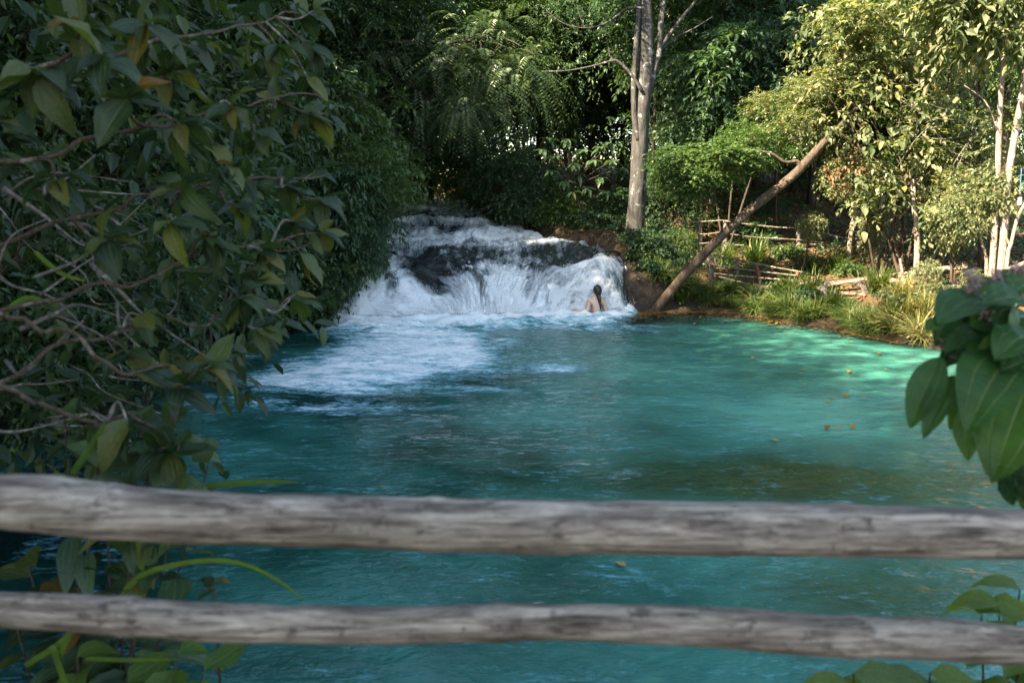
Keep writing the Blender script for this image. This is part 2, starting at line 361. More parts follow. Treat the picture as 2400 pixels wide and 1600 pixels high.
# ------------------------------------------------------------------ terrain
POOL = np.array([(-3.5, 15.75), (-4.5, 14.7), (-5.7, 13.7), (-6.6, 12.4), (-7.2, 10), (-6.9, 7), (-5.6, 5), (-4.3, 3.5), (-3, 2.5), (-1.5, 2.0), (1., 1.95),
    (2.6, 2.3), (5, 3.4), (7.5, 5.5), (8.5, 8), (8.4, 10.5), (7.6, 12.3), (6.65, 13.45), (6.4, 13.95), (6.15, 15.05), (5.5, 15.6), (5.2, 16.4), (4.4, 17.1), (3.3, 17.1), (2.6, 17.0), (-.5, 16.5)])
def pool_sd(x, y):
    """signed distance to the water's edge, positive on land"""
    x, y = np.broadcast_arrays(np.asarray(x, float), np.asarray(y, float))
    d = np.full(x.shape, 1e9); ins = np.zeros(x.shape, bool)
    for a, b in zip(POOL, np.roll(POOL, -1, 0)):
        e = b-a; t = np.clip(((x-a[0])*e[0]+(y-a[1])*e[1])/(e@e), 0, 1)
        d = np.minimum(d, np.hypot(x-a[0]-t*e[0], y-a[1]-t*e[1]))
        c = ((a[1] > y) != (b[1] > y)); xi = a[0]+(y-a[1])*e[0]/(e[1] if e[1] else 1e-9); ins ^= c & (x < xi)
    return np.where(ins, -d, d)
CY = [15.0, 15.8, 17, 19, 20.6, 21, 23, 27, 35, 60]
CL = [-3.5, -3.5, -3.45, -3.3, -3.45, -3.5, -3.6, -4.1, -5.6, -9]
CR = [2.6, 2.6, 2.5, 2.15, 1.0, .85, .15, -.9, -2.2, -6]
ZY = [15.0, 15.9, 16.1, 16.35, 16.65, 16.95, 17.3, 18.2, 19, 20.5, 20.75, 21, 22.4, 22.65, 22.95, 25.2, 25.5, 25.8, 28, 40, 60]
ZZ = [-.1, 0., .16, .45, .7, .84, .93, 1.13, 1.27, 1.36, 1.42, 1.52, 1.62, 1.7, 1.83, 1.95, 2.04, 2.13, 2.2, 2.4, 2.6]
YBU = [0, .1, .2, .3, .42, .5, .62, .75, .8, .9, 1]; YBV = [-.2, -.38, -.28, .08, -.1, .02, .06, .3, .42, .62, .95]
def ground_z(x, y):
    x, y = np.broadcast_arrays(np.asarray(x, float), np.asarray(y, float))
    d = pool_sd(x, y)
    dn = np.maximum(d, 0)
    base = .08+.5*ss(dn/.9)+.13*np.minimum(dn, 12)+.03*np.clip(dn-12, 0, 40)
    base = base+.07*np.clip(y-23, 0, 25)*ss((dn-3)/6)
    near = ss((3.2-y)/1.2)*ss((3.2-np.abs(x))/2)     # camera bank
    base = base*(1-near)+near*(.1+.9*ss(dn/.5))
    base = base+(fbm(x*.8, y*.8, 0, 4)-.5)*.35*ss(dn/1.5)+(fbm(x*4, y*4, 2., 3)-.5)*.08*ss(dn/.4)
    bed = -(.12+1.7*ss(-d/2.6))+(fbm(x*.9, y*.9, 5., 4)-.5)*.7*ss(-d/1.2)
    z = np.where(d > 0, base, bed*ss(-d/.35)+.08*(1-ss(-d/.35)))
    Lc, Rc = np.interp(y, CY, CL), np.interp(y, CY, CR)
    sh = np.interp(np.clip((x-Lc)/(Rc-Lc), 0, 1), YBU, YBV)*(1-ss((y-16.6)/3)); zc = np.interp(y-sh, ZY, ZZ)
    e = np.maximum(np.maximum(Lc-x, x-Rc), 0)
    act = ss((y-sh-15.9)/.5)
    bank = zc+.10+.25*ss(e/.4)+.07*e+(fbm(x*2.2, y*2.2, 8., 4)-.5)*.35*ss(e/.3)
    w = np.exp(-(e/1.25)**2)*act
    z2 = z*(1-w)+np.maximum(bank, z*.4)*w
    inch = (e <= .05) & (y-sh > 15.9)
    z2 = np.where(inch, zc-.28+(fbm(x*2, y*2, 3., 3)-.5)*.3, z2)
    return z2
def gz(x, y): return float(ground_z(np.array([x]), np.array([y]))[0])
xs = np.r_[-600, -300, -150, -90, np.arange(-60, -14, 2.), np.arange(-14, -8, .4), np.arange(-8, 12, .13), np.arange(12, 20, .5), np.arange(20, 62, 2.), 90, 150, 300, 600]
ys = np.r_[-300, -150, -80, np.arange(-40, -2, 2.), np.arange(-2, 1.4, .2), np.arange(1.4, 3.2, .06), np.arange(3.2, 13, .16), np.arange(13, 24, .1), np.arange(24, 34, .35), np.arange(34, 70, 2.), 90, 150, 300, 700]
X, Yg = np.meshgrid(xs, ys); Z = ground_z(X, Yg)
def grid_faces(nx, ny):
    i = np.arange(ny-1)[:, None]*nx; j = np.arange(nx-1)[None]
    return np.stack([i+j, i+j+1, i+nx+j+1, i+nx+j], -1).reshape(-1, 4)
e = np.maximum(np.maximum(np.interp(Yg, CY, CL)-X, X-np.interp(Yg, CY, CR)), 0)
rockm = ss((.9+.8*(X > 0)*(Yg < 19)-e)/.6)*ss((Yg-15.6)/.4)*ss((29-Yg)/4)
obj('ground', np_mesh('ground', np.stack([X, Yg, Z], -1).reshape(-1, 3), grid_faces(len(xs), len(ys)), M['ground'], True, None, {'rock': rockm.ravel()}), kind='structure')

# ------------------------------------------------------------------ pool
def blob(px, py, cx, cy, rx, ry, pw=1.): return np.exp(-(((px-cx)/rx)**2+((py-cy)/ry)**2)**pw)
def poly_sd(px, py, poly):
    d = np.full(px.shape, 1e9); ins = np.zeros(px.shape, bool); P = np.array(poly, float)
    for a, b in zip(P, np.roll(P, -1, 0)):
        ee = b-a; t = np.clip(((px-a[0])*ee[0]+(py-a[1])*ee[1])/(ee@ee), 0, 1)
        d = np.minimum(d, np.hypot(px-a[0]-t*ee[0], (py-a[1]-t*ee[1])*2.2))
        c = ((a[1] > py) != (b[1] > py)); xi = a[0]+(py-a[1])*ee[0]/(ee[1] if ee[1] else 1e-9); ins ^= c & (px < xi)
    return np.where(ins, d, -d)
xs = np.arange(-9, 10, .07); ys = np.r_[np.arange(1.6, 9, .07), np.arange(9, 18.2, .05)]
X, Yp = np.meshgrid(xs, ys); nx, ny = len(xs), len(ys)
px, py = proj(X, Yp, 0*X)
sd = poly_sd(px, py, [(790, 735), (1000, 715), (1480, 715), (1500, 742), (1400, 768), (1250, 772), (1120, 772), (1150, 800), (1195, 835), (1160, 868), (1040, 890), (930, 915), (760, 920), (600, 915), (560, 893), (640, 862), (720, 838), (800, 800), (840, 775)])
wob = (fbm(px/90, py/40, 1., 4)-.5)*90
basey = np.interp((X+3.5)/6., YBU, YBV)+15.95; dbase = basey-Yp; inx = ss((X+3.8)/.4)*ss((2.9-X)/.5)
foam = np.clip(.4+(sd+wob)/115, -.6, .9); foam = np.maximum(foam, inx*(1.35-1.0*np.clip(dbase, 0, 2)/np.interp(X, [-3.6, -1, .3, 1.2, 2.6], [1.6, 1.4, .7, .9, .8])))
thin = np.maximum.reduce([blob(px, py, 1270, 862, 110, 10)*.62, blob(px, py, 780, 955, 230, 18)*.55, blob(px, py, 620, 940, 120, 20)*.5, blob(px, py, 1100, 912, 150, 12)*.4, blob(px, py, 1325, 865, 45, 9)*.62,
    blob(px, py, 1450, 770, 130, 14)*.5, blob(px, py, 1180, 800, 60, 20)*.45, blob(px, py, 560, 830, 90, 25)*.4, blob(px, py, 470, 935, 80, 14)*.5])
foam = np.maximum(foam, thin)+0*X
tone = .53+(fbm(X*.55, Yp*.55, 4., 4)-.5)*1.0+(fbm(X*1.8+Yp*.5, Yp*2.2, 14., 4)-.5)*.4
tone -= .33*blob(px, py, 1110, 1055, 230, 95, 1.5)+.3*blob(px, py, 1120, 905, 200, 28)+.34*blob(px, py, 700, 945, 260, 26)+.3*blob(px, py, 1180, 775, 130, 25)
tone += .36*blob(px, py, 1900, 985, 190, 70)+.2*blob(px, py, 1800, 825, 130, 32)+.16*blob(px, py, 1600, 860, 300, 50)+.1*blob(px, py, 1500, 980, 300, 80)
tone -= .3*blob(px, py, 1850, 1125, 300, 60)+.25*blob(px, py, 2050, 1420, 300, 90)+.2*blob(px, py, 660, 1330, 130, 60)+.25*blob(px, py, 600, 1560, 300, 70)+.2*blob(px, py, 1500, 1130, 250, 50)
tone -= .45*ss((600-px)/400)+.35*blob(px, py, 650, 790, 200, 40)+.3*blob(px, py, 1520, 745, 200, 22)  # left side darkened in colour, standing in for shade under the bank
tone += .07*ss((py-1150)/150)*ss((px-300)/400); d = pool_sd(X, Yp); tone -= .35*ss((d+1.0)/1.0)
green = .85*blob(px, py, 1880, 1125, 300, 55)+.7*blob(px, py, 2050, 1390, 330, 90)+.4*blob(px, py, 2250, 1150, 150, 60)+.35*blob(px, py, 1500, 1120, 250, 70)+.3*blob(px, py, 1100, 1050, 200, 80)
clear = .34+.55*ss((d+.9)/.9)
amp = .012+.1*ss((foam-.2)/.6)*ss((Yp-13)/2.5)+.03*ss((foam)/.5)
zz = (fbm(X*1.3+Yp*.4, Yp*2.0, 0., 4)-.5)*2*amp+(fbm(X*6, Yp*8, 2., 3)-.5)*amp*1.1
zz += .13*ss(foam/.8)*inx*ss((1.3-dbase)/1.2)
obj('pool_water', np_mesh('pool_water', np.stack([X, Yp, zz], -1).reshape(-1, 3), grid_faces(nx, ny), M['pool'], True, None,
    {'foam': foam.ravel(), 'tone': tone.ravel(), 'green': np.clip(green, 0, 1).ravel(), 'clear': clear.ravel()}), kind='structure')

# ------------------------------------------------------------------ cascade
def cascade(nu, ns, lift, seed):
    u = np.linspace(0, 1, nu)[None]; t = np.linspace(0, 1, ns)
    Ys = np.interp(t, [0, .42, .6, .85, 1], [15.85, 17.25, 19.4, 23.2, 30])[:, None]
    Ys, u = np.broadcast_arrays(Ys, u); u = u.copy()
    xl, xr = np.interp(Ys, CY, CL), np.interp(Ys, CY, CR)
    edge = (fbm(Ys*1.1, Ys*0+seed, 0., 3)-.5)*.35
    Xc = xl-.12+edge+(xr-xl+.2)*u
    w = 1-ss((Ys-16.6)/3)
    yb = np.interp(u, YBU, YBV)
    Y2 = Ys+w*yb
    Yw = Ys+ss((Ys-17.8)/1.2)*((fbm(u*3.2, Ys*.25, 7.7, 3)-.5)*2.6+(fbm(u*11, Ys*.8, 3.1, 3)-.5)*.7); z = np.interp(Yw, ZY, ZZ)
    lip = np.exp(-((Ys-17.0)/.6)**2)
    lobe = (.2+.12*(fbm(u*30, Ys*3, 4., 3)-.5))*np.exp(-((u-.89)/.085)**2)+.03*np.exp(-((u-.55)/.14)**2)-.24*np.exp(-((u-.32)/.06)**2)-.06*np.exp(-((u-.77)/.03)**2)+.16*np.exp(-((u-.1)/.12)**2)
    z = z+lip*lobe
    face = ss((Ys-15.95)/.15)*(1-ss((Ys-17.2)/.5))
    Xm = u*6
    Xf = Xm+((fbm(Xm*.8, Ys*.5, 3.3, 2)-.5)*.75+.3*np.sin(u*11.+.6))*np.maximum(17.5-Ys, 0); st = (fbm(Xf*3.2+seed, Ys*.8, seed, 4)-.5); st2 = (fbm(Xf*10+seed, Ys*1.6, seed+3, 3)-.5)
    bul = (fbm(Xm*.9+seed*.3, Ys*.7, 9., 3)-.5)
    out_ = face*(st*.24+st2*.03+bul*.8+(fbm(Xf*4.5, Ys*4.5, seed+1, 4)-.5)*.2)
    Y2 = Y2-out_*.8-lift*face; z = z+out_*.25*(1-ss((16.4-Ys)/.4))
    flat = ss((Ys-17)/.6)
    z = z+flat*((fbm(Xc*1.6+seed, Y2*1.6, 2., 4)-.5)*.3+(fbm(Xc*6+seed, Y2*4.5, 4., 3)-.5)*.16)+lift*flat*.5
    # foam envelope
    F = np.interp(Yw, [15.8, 16.2, 16.75, 17.05, 17.35, 18.6, 19.1, 19.5, 20.4, 20.7, 21.1, 21.6, 22.4, 22.9, 23.4, 25, 25.6, 26, 30], [1.05, .98, .72, .52, .33, .3, .46, .8, .72, .95, .85, .55, .5, .8, .42, .45, .95, .65, .6])+0*u
    F = F-.55*np.exp(-((u-.325+.05*(Ys-16.5))/.05)**2)*ss((Ys-16.25)/.3)*(1-ss((Ys-18)/.6))
    F = F-.6*np.exp(-((u-.185)/.028)**2-((Ys-16.5)/.3)**2)-.42*np.exp(-((u-.63)/.035)**2-((Ys-16.45)/.25)**2)
    F = F+.5*np.exp(-((u-.89)/.09)**2-((Ys-17.1)/.4)**2)+.45*np.exp(-((u-.07)/.08)**2-((Ys-17.4)/.8)**2)+.3*np.exp(-((u-.47)/.07)**2-((Ys-17.3)/.25)**2)
    F = F+.3*np.exp(-((u-.85)/.2)**2-((Ys-21.8)/.9)**2)-.3*np.exp(-((u-.97)/.03)**2)*ss((16.8-Ys)/.4)
    F = F+(fbm(Xc*1.2, Y2*1.0, 6., 3)-.5)*.75+(fbm(Xf*1.7+seed, Ys*1.1, 2.2, 3)-.5)*1.25*face
    ed = np.minimum(u, 1-u); z = z-.25*ss((.03-ed)/.03); F = F-.25*ss((.02-ed)/.02)
    ln = np.concatenate([np.zeros((1, nu)), np.cumsum(np.hypot(np.diff(Y2, axis=0), np.diff(z, axis=0)), 0)])
    U = np.stack([Xf-6*u+Xc, ln], -1)
    return Xc, Y2, z, F, U
def cascade_mesh(nm, nu, ns, lift, seed, mt, rows=None):
    Xc, Y2, z, F, U = cascade(nu, ns, lift, seed)
    if rows: Xc, Y2, z, F, U = [q[:rows] for q in (Xc, Y2, z, F, U)]; ns = rows
    return np_mesh(nm, np.stack([Xc, Y2, z], -1).reshape(-1, 3), grid_faces(nu, ns), mt, True, U.reshape(-1, 2), {'foam': F.ravel()})
wf = obj('waterfall', cascade_mesh('waterfall', 300, 420, 0, 1.7, M['falls']), label='white waterfall tumbling over low dark rock steps into the pool', kind='structure')
obj('water_veil', cascade_mesh('water_veil', 260, 300, .07, 5.2, M['veil'], 190), wf)
obj('water_veil', cascade_mesh('water_veil', 260, 300, .15, 9.4, M['veil'], 140), wf)
# spray: small drops thrown off the lips and the foot
rng = np.random.default_rng(3)
Xc, Y2, z, F, U = cascade(300, 420, .1, 1.7)
wgt = (np.clip(F, 0, 1)**2*np.where(z < .3, 4, .3)*(Y2 < 19)).ravel(); k = rng.choice(len(wgt), 9000, p=wgt/wgt.sum())
P = np.stack([Xc.ravel()[k], Y2.ravel()[k], z.ravel()[k]], -1)+np.abs(rng.normal(0, 1, (9000, 3)))*np.array([.0, -.1, .07])+rng.normal(0, .03, (9000, 3))
cb = rng.choice(len(wgt), 160, p=wgt/wgt.sum()); cP = np.stack([Xc.ravel()[cb], Y2.ravel()[cb]-.05, z.ravel()[cb]+.03], -1); ii = rng.integers(0, 160, 5000); P[:5000] = cP[ii]+rng.normal(0, 1, (5000, 3))*np.array([.07, .06, .06])+np.array([0, 0, .03])
oc = np.array([(1, 0, 0), (-1, 0, 0), (0, 1, 0), (0, -1, 0), (0, 0, 1), (0, 0, -1)], float); of = np.array([(0, 2, 4), (2, 1, 4), (1, 3, 4), (3, 0, 4), (2, 0, 5), (1, 2, 5), (3, 1, 5), (0, 3, 5)])
sz = rng.uniform(.002, .0055, 9000)
V = P[:, None]+oc[None]*sz[:, None, None]*np.array([1, 1, 2.2]); Ff = of[None]+np.arange(9000)[:, None, None]*6
obj('water_spray', np_mesh('water_spray', V.reshape(-1, 3), Ff.reshape(-1, 3), M['spray']), label='fine white spray flying off the waterfall', cat='spray', kind='stuff')

# ------------------------------------------------------------------ leaves
def leaf_xf(rng, O, D, k, slen, L, Wd, droop, pin=False, jit=1.):
    """leaf bases, directions, normals for shoots with origins O and directions D"""
    n = len(O); t = ((np.arange(k)+.6)/k)[None, :, None]
    sl = (slen*rng.uniform(.6, 1.25, n))[:, None, None]
    dn = np.array([0, 0, -1.])
    P = O[:, None]+D[:, None]*t*sl+dn*droop*t*t*sl
    T = nrm(D[:, None]+dn*2*droop*t)
    A = nrm(np.cross(T, np.array([0, 0, 1.])+.01)); B = np.cross(A, T)
    if pin:
        sgn = np.where(np.arange(k) % 2 == 0, 1., -1.)[None, :, None]; rad = A*sgn; LD = nrm(T*.45+rad+dn*.25)
        ln = L*(1-.55*np.abs(t[..., 0]-.45))*rng.uniform(.9, 1.1, (n, k)); Nn = nrm(B+rng.normal(0, .15, P.shape))
    else:
        ph = rng.uniform(0, 6.28, n)[:, None]+np.arange(k)[None]*2.4
        rad = A*np.cos(ph)[..., None]+B*np.sin(ph)[..., None]*.55
        LD = nrm(T*.65+rad*.9+dn*(.3*rng.random((n, k, 1)))+rng.normal(0, .2*jit, P.shape))
        ln = L*rng.uniform(.65, 1.2, (n, k)); Nn = nrm(np.array([0, -.12, 1.])+rad*.3+rng.normal(0, .38*jit, P.shape))
    rnd = np.clip(.62*rng.random((n, 1))+.38*rng.random((n, k)), 0, 1)
    P, LD, Nn = [q.reshape(-1, 3) for q in (P, LD, Nn)]
    Nn = nrm(Nn-LD*(Nn*LD).sum(1, keepdims=True))
    ln = ln.ravel()
    return P, LD, Nn, ln, ln*Wd*rng.uniform(.85, 1.15, len(ln)), rnd.ravel()
def leaf_cloud(name, xf, lod=1, mt=None, fold=.18, sag=.12):
    P, D, Nn, L, Wd, rnd = xf; S_ = np.cross(D, Nn); n = len(P); c = lambda a: a[:, None]
    if lod == 0:
        V = np.stack([P, P+D*c(L*.45)+S_*c(Wd*.5)+Nn*c(Wd*fold), P+D*c(L)-Nn*c(L*sag), P+D*c(L*.45)-S_*c(Wd*.5)+Nn*c(Wd*fold)], 1)
        T = np.array([(0, 1, 2), (0, 2, 3)])
    elif lod == 1:
        V = np.stack([P, P+D*c(L*.42)+S_*c(Wd*.5)+Nn*c(Wd*fold), P+D*c(L*.45), P+D*c(L*.42)-S_*c(Wd*.5)+Nn*c(Wd*fold), P+D*c(L)-Nn*c(L*sag*1.5)], 1)
        T = np.array([(0, 1, 2), (0, 2, 3), (1, 4, 2), (2, 4, 3)])
    else:
        h = lambda a, s: P+D*c(L*a)+S_*c(Wd*s)+Nn*c(Wd*fold*abs(s)*2-L*sag*a*a)
        V = np.stack([h(0, 0), h(.25, .42), h(.27, 0), h(.25, -.42), h(.62, .44), h(.62, 0), h(.62, -.44), h(1, 0)], 1)
        T = np.array([(0, 1, 2), (0, 2, 3), (1, 4, 2), (4, 5, 2), (2, 5, 3), (5, 6, 3), (4, 7, 5), (5, 7, 6)])
    m_ = V.shape[1]
    F = (T[None]+np.arange(n)[:, None, None]*m_).reshape(-1, 3)
    return np_mesh(name, V.reshape(-1, 3), F, mt, False, None, {'rnd': np.repeat(rnd, m_)})
def crown_shoots(rng, Rr, ncl, nsh, spread=.2, shell=.35, low=-1., updir=.1):
    Rr = np.array(Rr, float)
    Dc = nrm(rng.normal(size=(ncl*3, 3))); Dc = Dc[Dc[:, 2] > low][:ncl]
    C = Dc*(rng.uniform(shell**3, 1, len(Dc))**(1/3))[:, None]
    sz = rng.uniform(.6, 1.35, len(C)); i = rng.choice(len(C), nsh, p=sz**2/(sz**2).sum())
    q = rng.normal(size=(nsh, 3)); q = nrm(q)*rng.random((nsh, 1))**.5
    O = C[i]+q*spread*1.7*sz[i][:, None]*np.array([1, 1, .75])
    D = nrm(O*.7+q*.9+rng.normal(0, .45, (nsh, 3))+np.array([0, 0, updir]))
    return O*Rr, D, C*Rr
def crown_mesh(name, seed, Rr, ncl, nsh, k, slen, L, Wd, droop=.35, lod=0, pin=False, mt=None, **kw):
    rng = np.random.default_rng(seed); O, D, C = crown_shoots(rng, Rr, ncl, nsh, **kw)
    return leaf_cloud(name, leaf_xf(rng, O, D, k, slen, L, Wd, droop, pin), lod, mt), C

# shared high-quality leaf blades for leaves that can be picked apart (48 triangles each)
def leaf_blade(name, width, curl, fold, wave, seed, mt, tip=1.5):
    r, c = 7, 5; t = np.linspace(0, 1, r)[:, None]; v = np.linspace(-1, 1, c)[None]
    prof = np.maximum(np.sin(np.pi*t**(.82))**.8*(1-.25*t**3), .015); prof[-1] = .004
    rs = np.random.default_rng(seed)
    X = prof*v*width/2; Yl = t+0*v
    Zl = fold*np.abs(X)*1.0-curl*t**2*.55+wave*np.sin(t*9+seed)*np.abs(v)*prof*.08+.02*rs.normal(size=(r, c))*prof
    Yl = Yl-curl*curl*.12*t**3
    V = np.stack([X+0*Yl, Yl, Zl], -1).reshape(-1, 3); U = np.stack([t+0*v, (v+1)/2+0*t], -1).reshape(-1, 2)
    return np_mesh(name, V, grid_faces(c, r), mt, True, U)
def frame(P, D, Nn, L, wid=1.):
    D = Vector(D).normalized(); Nn = Vector(Nn); Nn = (Nn-D*Nn.dot(D)).normalized(); Sd = D.cross(Nn)
    m_ = Matrix(((Sd.x*L*wid, D.x*L, Nn.x*L, P[0]), (Sd.y*L*wid, D.y*L, Nn.y*L, P[1]), (Sd.z*L*wid, D.z*L, Nn.z*L, P[2]), (0, 0, 0, 1)))
    return m_
BL = {}
for key, mt, wd in (('fore', 'leaf_fore', .5), ('droop', 'leaf_droop', .42), ('sun', 'leaf_sun', .58), ('herb', 'leaf_herb', .62), ('big', 'leaf_big', .5)):
    BL[key] = [leaf_blade('leaf_blade', wd*w_, cu, fo, wa, i, M[mt]) for i, (w_, cu, fo, wa) in enumerate([(1, .55, .25, .6), (1.1, .25, .12, .8), (.92, .9, .35, .4), (1.05, .4, .5, 1.), (.95, 1.2, .2, .7)])]
def leaf_objs(parent, key, xf, rs):
    P, D, Nn, L, Wd, rnd = xf; o0 = np.array(parent.location)
    for i in range(len(P)):
        obj('leaf', BL[key][rs.randrange(5)], parent, M=frame(P[i]-o0, D[i], Nn[i], L[i]))

CR_ = {}
CR_['big1'] = crown_mesh('crown_leaves', 11, (2.6, 2.6, 2.2), 46, 1500, 11, .55, .13, .42, .3, 0)
CR_['big2'] = crown_mesh('crown_leaves', 12, (2.8, 2.4, 1.8), 40, 1400, 12, .6, .15, .36, .5, 0)
CR_['big3'] = crown_mesh('crown_leaves', 13, (2.3, 2.3, 2.8), 50, 1600, 10, .5, .11, .48, .25, 0)
CR_['shrub1'] = crown_mesh('shrub_leaves', 14, (1., 1., .9), 32, 620, 9, .36, .122, .42, .4, 1)
CR_['shrub2'] = crown_mesh('shrub_leaves', 15, (1.05, .9, .8), 26, 520, 9, .38, .152, .44, .55, 1)
CR_['shrub3'] = crown_mesh('shrub_leaves', 16, (.9, .9, 1.1), 28, 480, 8, .33, .125, .5, .3, 1)
CR_['pin'] = crown_mesh('fern_leaves', 17, (1.5, 1.2, 1.1), 22, 130, 30, 1.0, .17, .2, .7, 0, True, updir=.35)
CR_['pin2'] = crown_mesh('fern_leaves', 18, (1.2, 1.1, 1.2), 18, 110, 28, 1.0, .16, .2, .95, 0, True, updir=.3)
CR_['herb'] = crown_mesh('herb_leaves', 19, (.5, .5, .32), 18, 150, 7, .2, .13, .58, .3, 1, low=-.2)
CR_['herb2'] = crown_mesh('herb_leaves', 20, (.55, .45, .25), 16, 130, 7, .22, .15, .5, .5, 1, low=-.1)
def limbs(mb, top, C, rad, rs, frac=.6, sides=5):
    for c in C[:int(len(C)*frac)]:
        c = np.asarray(c); mid = (top+c)/2+np.array([rs.uniform(-.1, .1), rs.uniform(-.1, .1), rs.uniform(-.02, .15)])*np.linalg.norm(c-top)
        mb.tube(spline([top, mid, c], 7), np.linspace(rad, rad*.22, 7), sides, cap=False)
def crown_obj(parent, key, loc, sc, rz, mt, tilt=0.):
    o = obj('crown', CR_[key][0], parent); o['kind'] = 'stuff'
    o.location = tuple(np.asarray(loc)-np.array(parent.location)); o.scale = sc; o.rotation_euler = (tilt, tilt*.6, rz)
    if not CR_[key][0].materials: CR_[key][0].materials.append(mt)
    o.material_slots[0].link = 'OBJECT'; o.material_slots[0].material = mt
    Mx = Matrix.LocRotScale(Vector(tuple(loc)), o.rotation_euler.to_quaternion(), Vector(sc))
    return [np.array(Mx @ Vector(c)) for c in CR_[key][1]]
def plant(name, label, cat, base, stems, crowns, bark, rad=.05, group=None, rs=None, limb=.5, sides=8, rough=.12):
    """base (x,y); stems: list of point lists from the base; crowns: (key, centre, scale, rz, material, stem index)"""
    rs = rs or random.Random(sum(map(ord, label))); b = np.array([base[0], base[1], gz(*base)])
    r = root(name, b, label, cat, group); mb = MB(); tops = []
    for si, st in enumerate(stems):
        rd = rad if np.isscalar(rad) else rad[si]
        pts = [b+np.array([0, 0, -.15])]+[np.asarray(p, float) for p in st]
        n_ = max(10, int(6*len(pts))); sp = spline(pts, n_)
        mb.tube(sp, rd*np.linspace(1, .45, n_)**1.0*(1+.5*np.exp(-np.linspace(0, 1, n_)*18)), sides, rough, rs.random()*50); tops.append(sp[-1])
    br = []
    for key, c, sc, rz, mt, si in crowns:
        sc = (sc, sc, sc) if np.isscalar(sc) else sc
        C = crown_obj(r, key, c, sc, rz, mt)
        if limb: br.append(MB()); limbs(br[-1], tops[si], C, max(.008, (rad if np.isscalar(rad) else rad[si])*.35), rs, limb)
    obj('trunk', mb.build('trunk', bark, True, b), r)
    for q in br: obj('branches', q.build('branches', bark, True, b), r)
    return r

# ------------------------------------------------------------------ forest behind the falls and on the banks
def G(px, Y): x = (px-1200)/FOC*Y; return (x, Y)
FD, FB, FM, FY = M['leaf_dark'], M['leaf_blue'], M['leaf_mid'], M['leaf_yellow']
RS = random.Random(5)
def forest_tree(px, Y, H, lean, key, mt, label, cr=1., bark='bark_dark', rad=.11, group='trees of the forest behind the waterfall', low=.28, ncr=3):
    x = (px-1200)/FOC*Y; b = np.array([x, Y, gz(x, Y)])
    st = [b+np.array([lean*.3+RS.uniform(-.15, .15), RS.uniform(-.2, .2), H*.35]), b+np.array([lean*.7+RS.uniform(-.2, .2), 0, H*.7]), b+np.array([lean, 0, H])]
    cs = []
    for i in range(ncr):
        f = low+(1-low)*(i+.6)/ncr
        cs.append((key if i % 2 == 0 else RS.choice(['big1', 'big2', 'big3']), b+np.array([lean*f+RS.uniform(-1, 1)*cr, RS.uniform(-.6, .8), H*f]), cr*RS.uniform(.85, 1.15), RS.uniform(0, 6.28), mt, 0))
    return plant('forest_tree', label, 'tree', (x, Y), [st], cs, M[bark], rad, group, RS, .35, 8)
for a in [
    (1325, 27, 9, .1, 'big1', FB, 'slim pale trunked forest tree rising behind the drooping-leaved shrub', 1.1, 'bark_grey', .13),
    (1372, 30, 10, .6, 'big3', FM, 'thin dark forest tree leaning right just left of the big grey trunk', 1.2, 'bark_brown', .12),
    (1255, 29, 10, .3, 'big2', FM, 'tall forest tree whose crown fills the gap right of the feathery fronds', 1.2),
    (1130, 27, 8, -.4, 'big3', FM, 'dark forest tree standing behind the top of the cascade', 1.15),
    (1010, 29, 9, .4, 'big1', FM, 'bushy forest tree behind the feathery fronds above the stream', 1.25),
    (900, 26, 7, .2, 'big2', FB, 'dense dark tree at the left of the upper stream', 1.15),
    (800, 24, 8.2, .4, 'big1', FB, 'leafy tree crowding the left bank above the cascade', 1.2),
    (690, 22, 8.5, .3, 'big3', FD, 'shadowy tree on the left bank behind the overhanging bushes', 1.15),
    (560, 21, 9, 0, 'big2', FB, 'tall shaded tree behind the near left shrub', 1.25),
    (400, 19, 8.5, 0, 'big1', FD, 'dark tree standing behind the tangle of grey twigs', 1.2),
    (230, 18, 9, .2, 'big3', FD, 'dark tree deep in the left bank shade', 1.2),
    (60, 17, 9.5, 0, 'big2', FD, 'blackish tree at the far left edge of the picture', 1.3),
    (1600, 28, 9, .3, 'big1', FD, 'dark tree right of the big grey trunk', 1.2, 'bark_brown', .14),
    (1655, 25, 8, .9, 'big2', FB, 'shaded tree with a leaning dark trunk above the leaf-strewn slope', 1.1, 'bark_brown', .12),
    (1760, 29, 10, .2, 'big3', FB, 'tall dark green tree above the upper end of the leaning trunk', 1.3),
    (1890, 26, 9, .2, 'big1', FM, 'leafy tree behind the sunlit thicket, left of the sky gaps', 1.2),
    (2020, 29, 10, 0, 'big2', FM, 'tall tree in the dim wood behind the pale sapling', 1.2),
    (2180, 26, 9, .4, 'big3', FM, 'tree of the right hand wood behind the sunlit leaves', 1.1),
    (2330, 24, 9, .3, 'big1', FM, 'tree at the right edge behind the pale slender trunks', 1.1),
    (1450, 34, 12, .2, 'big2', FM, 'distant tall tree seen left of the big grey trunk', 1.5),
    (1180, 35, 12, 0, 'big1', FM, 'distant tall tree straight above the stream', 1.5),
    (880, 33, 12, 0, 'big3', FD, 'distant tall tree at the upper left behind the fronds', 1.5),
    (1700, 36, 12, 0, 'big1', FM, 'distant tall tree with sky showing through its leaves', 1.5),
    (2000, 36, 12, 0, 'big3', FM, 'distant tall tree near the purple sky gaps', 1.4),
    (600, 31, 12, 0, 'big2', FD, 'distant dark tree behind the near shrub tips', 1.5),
]: forest_tree(*a)
